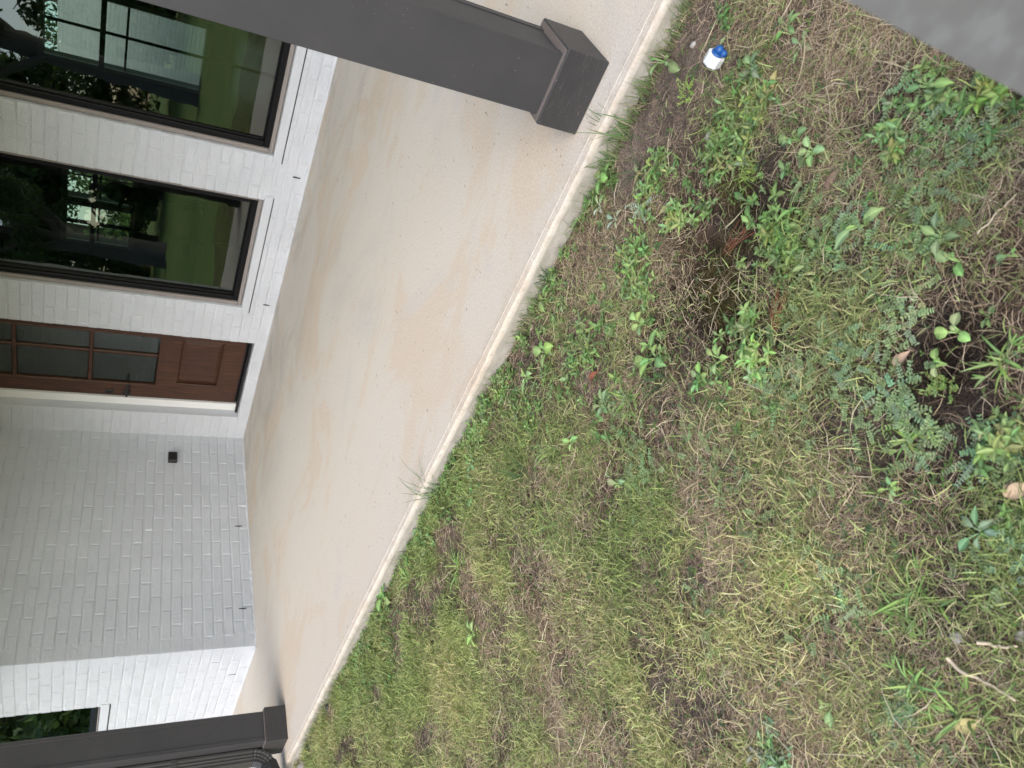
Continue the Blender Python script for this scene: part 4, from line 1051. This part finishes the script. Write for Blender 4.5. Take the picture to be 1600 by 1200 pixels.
def weed(kind, x, y, s, label, idx):
    R_ = random.Random(idx*13+5); nm, cat = KIND[kind]; z = float(gz(x, y))
    t = empty(nm, (x, y, z), label, cat, None); s *= 1.18
    lf = MB(); st = MB(); low = label
    hue = R_.uniform(-.1,.1); base = {'broad':(.21,.32,.115),'lush':(.20,.275,.10),'pinnate':(.215,.285,.135),'blade':(.20,.30,.09),'wisp':(.08,.14,.045),'fern':(.21,.30,.075),'small':(.18,.29,.10)}[kind]
    if 'pale' in low or 'light' in low: base = tuple(c*1.3 for c in base)
    if 'dark' in low.split(' ')[0:6] or 'dark oval' in low or 'dark green' in low: base = tuple(c*.65 for c in base)
    if 'yellow green' in low: base = (.19,.27,.075)
    if 'grey green' in low or 'greyish' in low: base = (.21,.285,.135)
    if 'blue' in low and 'green' in low or 'bluish' in low: base = (.19,.285,.15)
    if 'silvery' in low: base = (.32,.40,.30)
    if 'bright' in low and kind != 'fern': base = tuple(c*1.12 for c in base)
    C_ = lambda: tuple(max(.01, c*R_.uniform(.82,1.2)) for c in base)
    sc_ = tuple(c*1.1 for c in base)
    def petiole(p0, p1, r=.0011):
        mid = (Vector(p0)+Vector(p1))/2+Vector((0,0,.004)); st.tube([p0, mid, p1], [r*1.2, r, r*.8], 5, sc_, cap=False)
    if kind == 'broad':
        nl = 2 if ('two' in low or 'pair' in low or 'twin' in low) else (3 if 'three' in low else (4 if 'four' in low else (5 if 'five' in low else R_.choice([4,5,6]))))
        if 'wide pale' in low or 'one large' in low or 'round leaf cut' in low or 'long blue' in low: nl = 1
        extra = R_.randint(2,4) if nl <= 4 else 0
        sh = 'spoon' if 'spoon' in low else ('round' if 'round' in low else 'oval'); a0 = R_.uniform(0,6.28) if 'spoon' not in low else 1.95
        for i in range(nl+extra):
            big = i < nl; a = a0+i*2*PI/max(nl,2)+R_.uniform(-.4,.4) if big else R_.uniform(0,6.28)
            L = s*(R_.uniform(.62,.8) if big else R_.uniform(.25,.4)); pl = s*R_.uniform(.15,.35)*(1 if big else .6)
            h0 = R_.uniform(.016,.034)
            p0 = Vector((x,y,z+.001)); p1 = p0+Vector((math.cos(a)*pl, math.sin(a)*pl, h0)); petiole(p0, p1, .0014)
            leaf(lf, p1, a, R_.uniform(.1,.5), L, L*({'spoon':.42,'round':.72,'oval':.52}[sh])*R_.uniform(.85,1.1), R_, sh, R_.uniform(.4,1.0), C_())
    elif kind == 'small':
        for i in range(R_.choice([3,4,5])):
            a = i*2*PI/4+R_.uniform(-.5,.5); pl = s*.25; p0 = Vector((x,y,z)); p1 = p0+Vector((math.cos(a)*pl, math.sin(a)*pl, .010)); petiole(p0, p1, .0009)
            L = s*R_.uniform(.5,.75); leaf(lf, p1, a, .3, L, L*.5, R_, 'oval', .6, C_())
    elif kind == 'lush':
        ns = int(8+s*135)
        for i in range(ns):
            a = R_.uniform(0,6.28); rr = s*math.sqrt(R_.random())*.95; h = R_.uniform(.012,.034)
            p0 = Vector((x+math.cos(a)*rr*.25, y+math.sin(a)*rr*.25, z)); p1 = Vector((x+math.cos(a)*rr, y+math.sin(a)*rr, z+h)); petiole(p0, p1)
            nl = R_.randint(5,9); a2 = R_.uniform(0,6.28); L = R_.uniform(.014,.027); cc = C_()
            for j in range(nl):
                b = a2+j*2.4; pb = p1-(p1-p0)*(.09*j); leaf(lf, pb, b, R_.uniform(.1,.8), L*R_.uniform(.7,1.25), L*.40, R_, R_.choice(['lance','oval']), .7, tuple(c*R_.uniform(.85,1.15) for c in cc))
    elif kind == 'fern':
        for i in range(int(10+s*220)):
            a = R_.uniform(0,6.28); rr = s*math.sqrt(R_.random()); h = R_.uniform(.008,.028)
            p0 = Vector((x+math.cos(a)*rr*.5, y+math.sin(a)*rr*.5, z)); p1 = Vector((x+math.cos(a)*rr, y+math.sin(a)*rr, z+h)); petiole(p0, p1, .0006)
            for j in range(9):
                b = R_.uniform(0,6.28); pb = p1-(p1-p0)*(.1*j); L = R_.uniform(.005,.010); leaf(lf, pb, b, R_.uniform(0,.9), L, L*.32, R_, 'lance', .3, C_())
    elif kind == 'pinnate':
        ns = int(8+s*190); a0 = R_.uniform(0,6.28)
        for i in range(ns):
            a = R_.uniform(0,6.28); rr = s*math.sqrt(R_.random())*.75; px_, py_ = x+math.cos(a)*rr, y+math.sin(a)*rr
            az = R_.uniform(0,6.28); L = R_.uniform(.025,.045); zz = float(gz(px_,py_))+R_.uniform(.006,.02); cc = C_()
            q = Vector((px_,py_,zz)); d = Vector((math.cos(az), math.sin(az), R_.uniform(-.05,.25))); q1 = q+d*L; st.tube([q,(q+q1)/2+Vector((0,0,.002)),q1], [.0006,.0005,.0004], 4, sc_, cap=False)
            m_ = R_.randint(5,8)
            for j in range(m_):
                pb = q+d*L*((j+.8)/m_)
                for sgn in (-1,1):
                    l_ = R_.uniform(.0055,.0085)*(1-.35*j/m_); leaf(lf, pb, az+sgn*R_.uniform(1.05,1.4), R_.uniform(-.1,.45), l_, l_*.58, R_, 'round', .2, cc, .1)
    elif kind == 'blade':
        nb = int(12+s*110)
        for i in range(nb):
            a = R_.uniform(0,6.28); L = s*R_.uniform(.45,1.05); p0 = Vector((x+R_.uniform(-.15,.15)*s, y+R_.uniform(-.15,.15)*s, z+.002))
            leaf(lf, p0, a, R_.uniform(.15,1.0), L, R_.uniform(.003,.0062), R_, 'blade', R_.uniform(.5,1.5), C_(), .3)
        for i in range(3):
            a = R_.uniform(0,6.28); p1 = Vector((x+math.cos(a)*s*.5, y+math.sin(a)*s*.5, z+.012)); st.tube([(x,y,z),p1], .0013, 5, (.30,.30,.16), cap=False)
            for j in range(4): leaf(lf, p1, a+R_.uniform(-1.2,1.2), .4, s*R_.uniform(.3,.5), .004, R_, 'blade', .9, C_(), .3)
    elif kind == 'wisp':
        out = PI/2 if y > 1.6 else None
        for i in range(int(14+s*110)):
            a = (out+R_.gauss(.25,.75)) if out else R_.uniform(0,6.28); L = s*R_.uniform(.7,1.9); p0 = Vector((x+R_.uniform(-.3,.3)*s, min(y+R_.uniform(-.2,.1)*s,1.725), z))
            leaf(lf, p0, a, R_.uniform(.7,1.25), L, R_.uniform(.0018,.0032), R_, 'blade', R_.uniform(.6,1.5), C_(), .2)
        st.tube([(x,y,z-.004),(x,y,z+.006)], .003, 6, (.16,.15,.07))
    lf.build('leaves', M['leaf'] if kind not in ('wisp','blade') else M['blade'], t)
    if st.v: st.build('stems', M['stem'], t)
def cover_patches():
    R_ = random.Random(99); A = MB(); B = MB()
    for kind, x, y, rad in COVER:
        for q in range(int(10+rad*rad*(3000 if kind == 'L' else 2300))):
            a = R_.uniform(0,6.28); rr = rad*math.sqrt(R_.random())*R_.uniform(.8,1.9); px_, py_ = x+math.cos(a)*rr, min(y+math.sin(a)*rr, 1.715)
            z = float(gz(px_, py_)); v = R_.uniform(.7,1.25)
            if kind == 'L':
                c0 = R_.choice([(.15,.235,.075),(.13,.22,.07),(.18,.265,.09),(.10,.18,.055),(.17,.24,.10)]); h = R_.uniform(.006,.028); L = R_.uniform(.010,.024); a2 = R_.uniform(0,6.28)
                for j in range(R_.randint(4,7)): leaf(A, (px_,py_,z+h-j*.002), a2+j*2.4, R_.uniform(0,.8), L*R_.uniform(.7,1.2), L*R_.uniform(.36,.6), R_, R_.choice(['lance','oval','oval']), .6, tuple(c*v*R_.uniform(.85,1.15) for c in c0))
            else:
                az = R_.uniform(0,6.28); L = R_.uniform(.02,.04); zz = z+R_.uniform(.005,.02); m_ = R_.randint(4,7); c0 = (.19*v,.255*v,.115*v)
                for j in range(m_):
                    pb = (px_+math.cos(az)*L*(j+.6)/m_, py_+math.sin(az)*L*(j+.6)/m_, zz)
                    for sg in (-1,1): l_ = R_.uniform(.005,.0085); leaf(B, pb, az+sg*R_.uniform(1.0,1.4), R_.uniform(-.1,.4), l_, l_*.6, R_, 'round', .2, c0, .1)
    tag(A.build('leafy_cover', M['leaf']), 'low green leafy growth filling the gaps between the weeds', 'ground cover', None, 'stuff')
    tag(B.build('fern_like_cover', M['leaf']), 'low grey green leaflets creeping between the weeds', 'ground cover', None, 'stuff')
cover_patches()
for i, (k, x, y, s, lab) in enumerate(WEEDS): weed(k, x, min(y, 1.715), s, lab, i)

# ------------------------------------------------------------------ litter on the lawn
LC = dict(leaf=('dead_leaf','leaf'), yleaf=('fallen_leaf','leaf'), twig=('twig','twig'), needles=('pine_needles','pine needles'), pebble=('pebble','pebble'), clod=('soil_clod','clod'))
M['pebble'] = m_leaf('pebble_stone', 0, .8); N(M['pebble']).bump(N(M['pebble']).noise(N(M['pebble']).coord(), 120, 3), .5, .003)
M['capw'] = mat('white_plastic', (.70,.70,.69), .45); M['capb'] = mat('blue_plastic', (.01,.075,.26), .4)
for i, (k, x, y, x2, y2, lab) in enumerate(LITTER):
    R_ = random.Random(i*7+3); z = float(gz(x, y))
    if k == 'cap':
        ax = (Vector((x2,y2,0))-Vector((x,y,0))); ax.z = 0; ax.normalize(); ax.z = .18; ax.normalize()
        c0 = Vector((x,y,z+.027)); sd = ax.cross(Vector((0,0,1))).normalized(); up = sd.cross(ax)
        t = empty('plastic_cap', (x,y,z), lab, 'plastic cap')
        def lathe(mb, prof, n_, ribs=0):
            vs = []
            for a, r in prof:
                for q in range(n_):
                    th = 2*PI*q/n_; rr = r*(1+(ribs if q % 4 < 2 else 0)); p = c0+ax*a+(sd*math.cos(th)+up*math.sin(th))*rr; vs.append(tuple(p))
            mb.add(vs, [(j*n_+q, j*n_+(q+1) % n_, (j+1)*n_+(q+1) % n_, (j+1)*n_+q) for j in range(len(prof)-1) for q in range(n_)]+[tuple(range(n_)), tuple((len(prof)-1)*n_+q for q in range(n_))])
        mb = MB(); lathe(mb, [(-.015,.012),(-.0145,.0205),(-.012,.022),(.0095,.022),(.0125,.0212),(.0135,.016)], 8, 0); mb.build('cup', M['capw'], t)
        mb = MB(); lathe(mb, [(-.0163,.005),(-.0152,.006)], 16); mb.build('cup_mark', M['jamb'], t)
        mb = MB(); lathe(mb, [(.0137,.0145),(.0165,.015),(.0185,.0135),(.0195,.0105)], 24); mb.build('collar', M['capb'], t)
        mb = MB(); c1 = c0+ax*.024+up*.001
        for (cc, rr) in ((c1, .0105), (c1+ax*.004+Vector((-.006,-.010,-.008)), .0085)):
            blob(mb, tuple(cc), (rr,rr,rr), 1, nu=20, nv=14, rough=0)
        mb.build('knob', M['capb'], t, True)
        continue
    nm, cat = LC[k]; mb = MB()
    if k in ('leaf','yleaf'):
        L = max(.02, math.hypot(x2-x, y2-y)*1.0)*1.9 if k == 'leaf' else .045; L = min(L, .075); az = math.atan2(y2-y, x2-x)
        col = {'largest':(.50,.36,.23),'tan lobe':(.48,.33,.22)}.get(lab[:8].strip() if 'tan' not in lab[:4] else 'tan lobe', (.20,.13,.09))
        if 'largest' in lab: col = (.50,.36,.23)
        if 'yellow' in lab: col = (.42,.36,.15)
        if 'red brown' in lab: col = (.25,.09,.05)
        leaf(mb, (x,y,z+.012), az, .15, L, L*.5, R_, 'oval', .3, col, .5); leaf(mb, (x,y,z+.013), az+.7, .2, L*.6, L*.3, R_, 'lance', .5, tuple(c*.85 for c in col), .4)
        m_ = M['deadleaf']
    elif k == 'twig':
        P_ = []; n_ = 9; off = 0
        for j in range(n_+1):
            s = j/n_; off += R_.uniform(-.004,.004); px_, py_ = x+(x2-x)*s+off, y+(y2-y)*s+off*.6; P_.append((px_,py_,float(gz(px_,py_))+.016+R_.uniform(-.002,.003)))
        r0 = .0028 if 'long' in lab else .0016; mb.tube(P_, [r0*(1.1-.5*j/n_) for j in range(n_+1)], 6, (.60,.50,.36) if 'grey' not in lab and 'brown' not in lab else (.22,.17,.12)); m_ = M['straw']
    elif k == 'needles':
        nn = 20 if 'bundle' in lab else 9; az = math.atan2(y2-y, x2-x); L0 = .085
        col = (.27,.12,.075) if 'bundle' in lab else (.26,.12,.07)
        for j in range(nn):
            a = az+R_.gauss(0,.16 if 'bundle' in lab else .3); L = L0*R_.uniform(.6,1.2); p0 = Vector((x+R_.uniform(-.012,.012), y+R_.uniform(-.012,.012), z+R_.uniform(.006,.016)))
            p1 = p0+Vector((math.cos(a)*L, math.sin(a)*L, R_.uniform(-.002,.012))); mb.tube([p0,(p0+p1)/2+Vector((0,0,R_.uniform(0,.004))),p1], .0006, 4, tuple(c*R_.uniform(.7,1.2) for c in col))
        m_ = M['straw']
    else:
        s = {'pebble':.0075,'clod':.020}[k]*R_.uniform(.8,1.2); col = (.42,.34,.26)
        if 'white' in lab or 'pale' in lab: col = (.36,.34,.31)
        if 'grey stone' in lab: col = (.30,.29,.28); s *= 1.5
        if 'rock' in lab: s *= 1.2
        if k == 'clod':
            col = (.05,.045,.043)
            for q in range(7): blob(mb, (x+R_.uniform(-.6,.6)*s, y+R_.uniform(-.8,.8)*s, z+s*R_.uniform(0,.35)), (s*R_.uniform(.3,.55),)*3, q+40, tuple(c*R_.uniform(.7,1.8) for c in col), 9, 7, .3)
            s *= .6
        blob(mb, (x,y,z+s*.35), (s*1.2,s*.9,s*.6), i, col, 14, 9, .16); m_ = M['pebble']
    o = mb.build(nm, m_, None, True)
    tag(o, lab, cat)

# ------------------------------------------------------------------ dark figure standing in the room behind the second window
def person():
    fx, fy, fz = -6.56, 10.45, .1
    me = bpy.data.meshes.new('person'); k = 1.56/1.7
    J = {'pel':(0,0,.95),'wai':(0,0,1.08),'che':(0,-.01,1.28),'nkb':(0,0,1.44),'nk':(0,0,1.50),'hd0':(0,-.005,1.56),'hd':(0,-.01,1.65),'top':(0,0,1.72),
         'hl':(-.09,0,.90),'kl':(-.10,-.02,.50),'al':(-.10,.01,.09),'tl':(-.11,-.13,.04),'hr':(.09,0,.90),'kr':(.10,-.02,.50),'ar':(.10,.01,.09),'tr':(.11,-.13,.04),
         'sl':(-.18,0,1.40),'el':(-.22,-.02,1.13),'wl':(-.10,-.22,1.10),'fl':(-.05,-.28,1.12),'sr':(.18,0,1.40),'er':(.25,-.05,1.14),'wr':(.18,-.28,1.26),'fr':(.15,-.34,1.30)}
    rad = dict(pel=.15,wai=.13,che=.155,nkb=.085,nk=.055,hd0=.075,hd=.095,top=.06,hl=.10,kl=.06,al=.042,tl=.035,hr=.10,kr=.06,ar=.042,tr=.035,sl=.065,el=.045,wl=.030,fl=.03,sr=.065,er=.045,wr=.03,fr=.03)
    E_ = [('pel','wai'),('wai','che'),('che','nkb'),('nkb','nk'),('nk','hd0'),('hd0','hd'),('hd','top'),('pel','hl'),('hl','kl'),('kl','al'),('al','tl'),('pel','hr'),('hr','kr'),('kr','ar'),('ar','tr'),('nkb','sl'),('sl','el'),('el','wl'),('wl','fl'),('nkb','sr'),('sr','er'),('er','wr'),('wr','fr')]
    names = list(J); me.from_pydata([tuple(c*k for c in J[n_]) for n_ in names], [(names.index(a), names.index(b)) for a, b in E_], [])
    o = bpy.data.objects.new('person', me); C.objects.link(o); o.location = (fx, fy, fz); o.rotation_euler = (0,0,-.5)
    md = o.modifiers.new('skin', 'SKIN'); me_sv = me.skin_vertices[0].data if me.skin_vertices else None
    if me_sv is None:
        bpy.context.view_layer.update(); me_sv = o.data.skin_vertices[0].data
    for i, n_ in enumerate(names): me_sv[i].radius = (rad[n_]*k, rad[n_]*k*(.75 if n_ in ('pel','wai','che') else 1))
    me_sv[0].use_root = True
    o.modifiers.new('sub', 'SUBSURF').levels = 2; o.modifiers['sub'].render_levels = 2
    me.materials.append(mat('dark_clothing', (.018,.016,.018), .8))
    tag(o, 'person in dark clothing standing inside the room behind the second window', 'person')
try: person()
except Exception as ex_: print('person failed', ex_)

# ------------------------------------------------------------------ trees across the lawn, seen mirrored in the glass, and behind the house
def tree(x, y, h, r, zc, seed, label, name='shade_tree', n_=1500, trunk=.22, leafs=None):
    R_ = np.random.RandomState(seed); t = empty(name, (x, y, -.17), label, 'tree', 'trees across the lawn' if y < 0 else 'trees behind the house')
    mb = MB(); pts = [(x,y,-.2),(x+R_.uniform(-.2,.2),y,h*.25),(x+R_.uniform(-.4,.4),y+R_.uniform(-.3,.3),h*.55),(x,y,h*.9)]
    mb.tube(pts, [trunk*1.3,trunk,trunk*.7,trunk*.15], 10)
    for i in range(6):
        a = R_.uniform(0,6.28); z0 = h*R_.uniform(.3,.6); mb.tube([(x,y,z0),(x+math.cos(a)*r*.4,y+math.sin(a)*r*.4,z0+h*.12),(x+math.cos(a)*r*.8,y+math.sin(a)*r*.8,z0+h*.2)], [trunk*.4,trunk*.25,trunk*.08], 6)
    mb.build('trunk', M['bark'], t, True)
    mb = MB(); nc = 26; cen = []
    for i in range(nc):
        a = R_.uniform(0,6.28); q = R_.rand()**.6; zz = zc+(h-zc)*R_.rand(); k = math.sin(PI*min(1,max(.12,(zz-zc)/(h-zc)*.9+.08))); cen.append((x+math.cos(a)*r*q*k, y+math.sin(a)*r*q*k, zz, r*R_.uniform(.24,.42)))
    cen = np.array(cen); k_ = R_.randint(0, nc, n_); d = R_.normal(size=(n_,3)); d /= np.linalg.norm(d, axis=1)[:,None]
    p = cen[k_,:3]+d*(cen[k_,3]*R_.rand(n_)**.35)[:,None]*np.array((1,1,.75)); p[:,2] = np.maximum(p[:,2], .05)
    u = R_.normal(size=(n_,3)); u /= np.linalg.norm(u, axis=1)[:,None]; v = np.cross(u, R_.normal(size=(n_,3))); v /= np.linalg.norm(v, axis=1)[:,None]
    sz = R_.uniform(.10,.24,(n_,1)) if leafs is None else R_.uniform(*leafs,(n_,1)); V = np.stack([p-u*sz, p-v*sz*.45, p+u*sz, p+v*sz*.45], 1).reshape(-1,3)
    col = np.array([(.08,.13,.045),(.11,.17,.06),(.06,.095,.035),(.15,.21,.07)])[R_.randint(0,4,n_)]*R_.uniform(.7,1.2,(n_,1))
    mb.v = V.tolist(); mb.c = np.repeat(col, 4, 0).tolist(); mb.f = np.arange(4*n_).reshape(-1,4).tolist(); mb.m = [0]*n_
    mb.build('crown', M['tree_leaf'], t)
TL = 'leafy tree beyond the lawn mirrored in the window glass'
R_ = random.Random(3)
spots = [(-18.6,-15.6,9,2.4,4.2,.40),(-9.4,-10.3,9,2.2,4.2,.30)]
for i in range(17):
    x = -52+i*3.6+R_.uniform(-.6,.6); gap = abs(x+15.5) < 2.2
    spots.append((x, -25-R_.uniform(0,3), 4.6 if gap else R_.uniform(6.5,8.5), R_.uniform(2.5,3.2), R_.uniform(.1,.6), .22))
for i in range(11):
    x = -56+i*5.6; spots.append((x+R_.uniform(-1,1), -33+R_.uniform(-2,2), 5.0 if abs(x+19) < 3 else R_.uniform(8,10), 3.6, .0, .25))
for i in range(9): spots.append((-27-i*4.5, -6.2-i*1.95+R_.uniform(-.6,.6), R_.uniform(6,8), 2.8, .0, .22))
for i, (x, y, h_, r_, zc, tr) in enumerate(spots): tree(x, y, h_, r_, zc, 100+i, TL, n_=24000 if y > -18 and x > -25 else 8000, trunk=tr, leafs=(.04,.09) if y > -18 and x > -25 else None)
for i, (x, y, h_) in enumerate([(-13.5,19,7),(-11,20.5,8),(-15.5,22,9),(-8.5,22,9),(-18,20,8),(-12.5,24,10)]):
    tree(x, y, h_, 2.6, -.1, 300+i, 'green tree behind the house seen through the far room windows', n_=9000, leafs=(.05,.13))
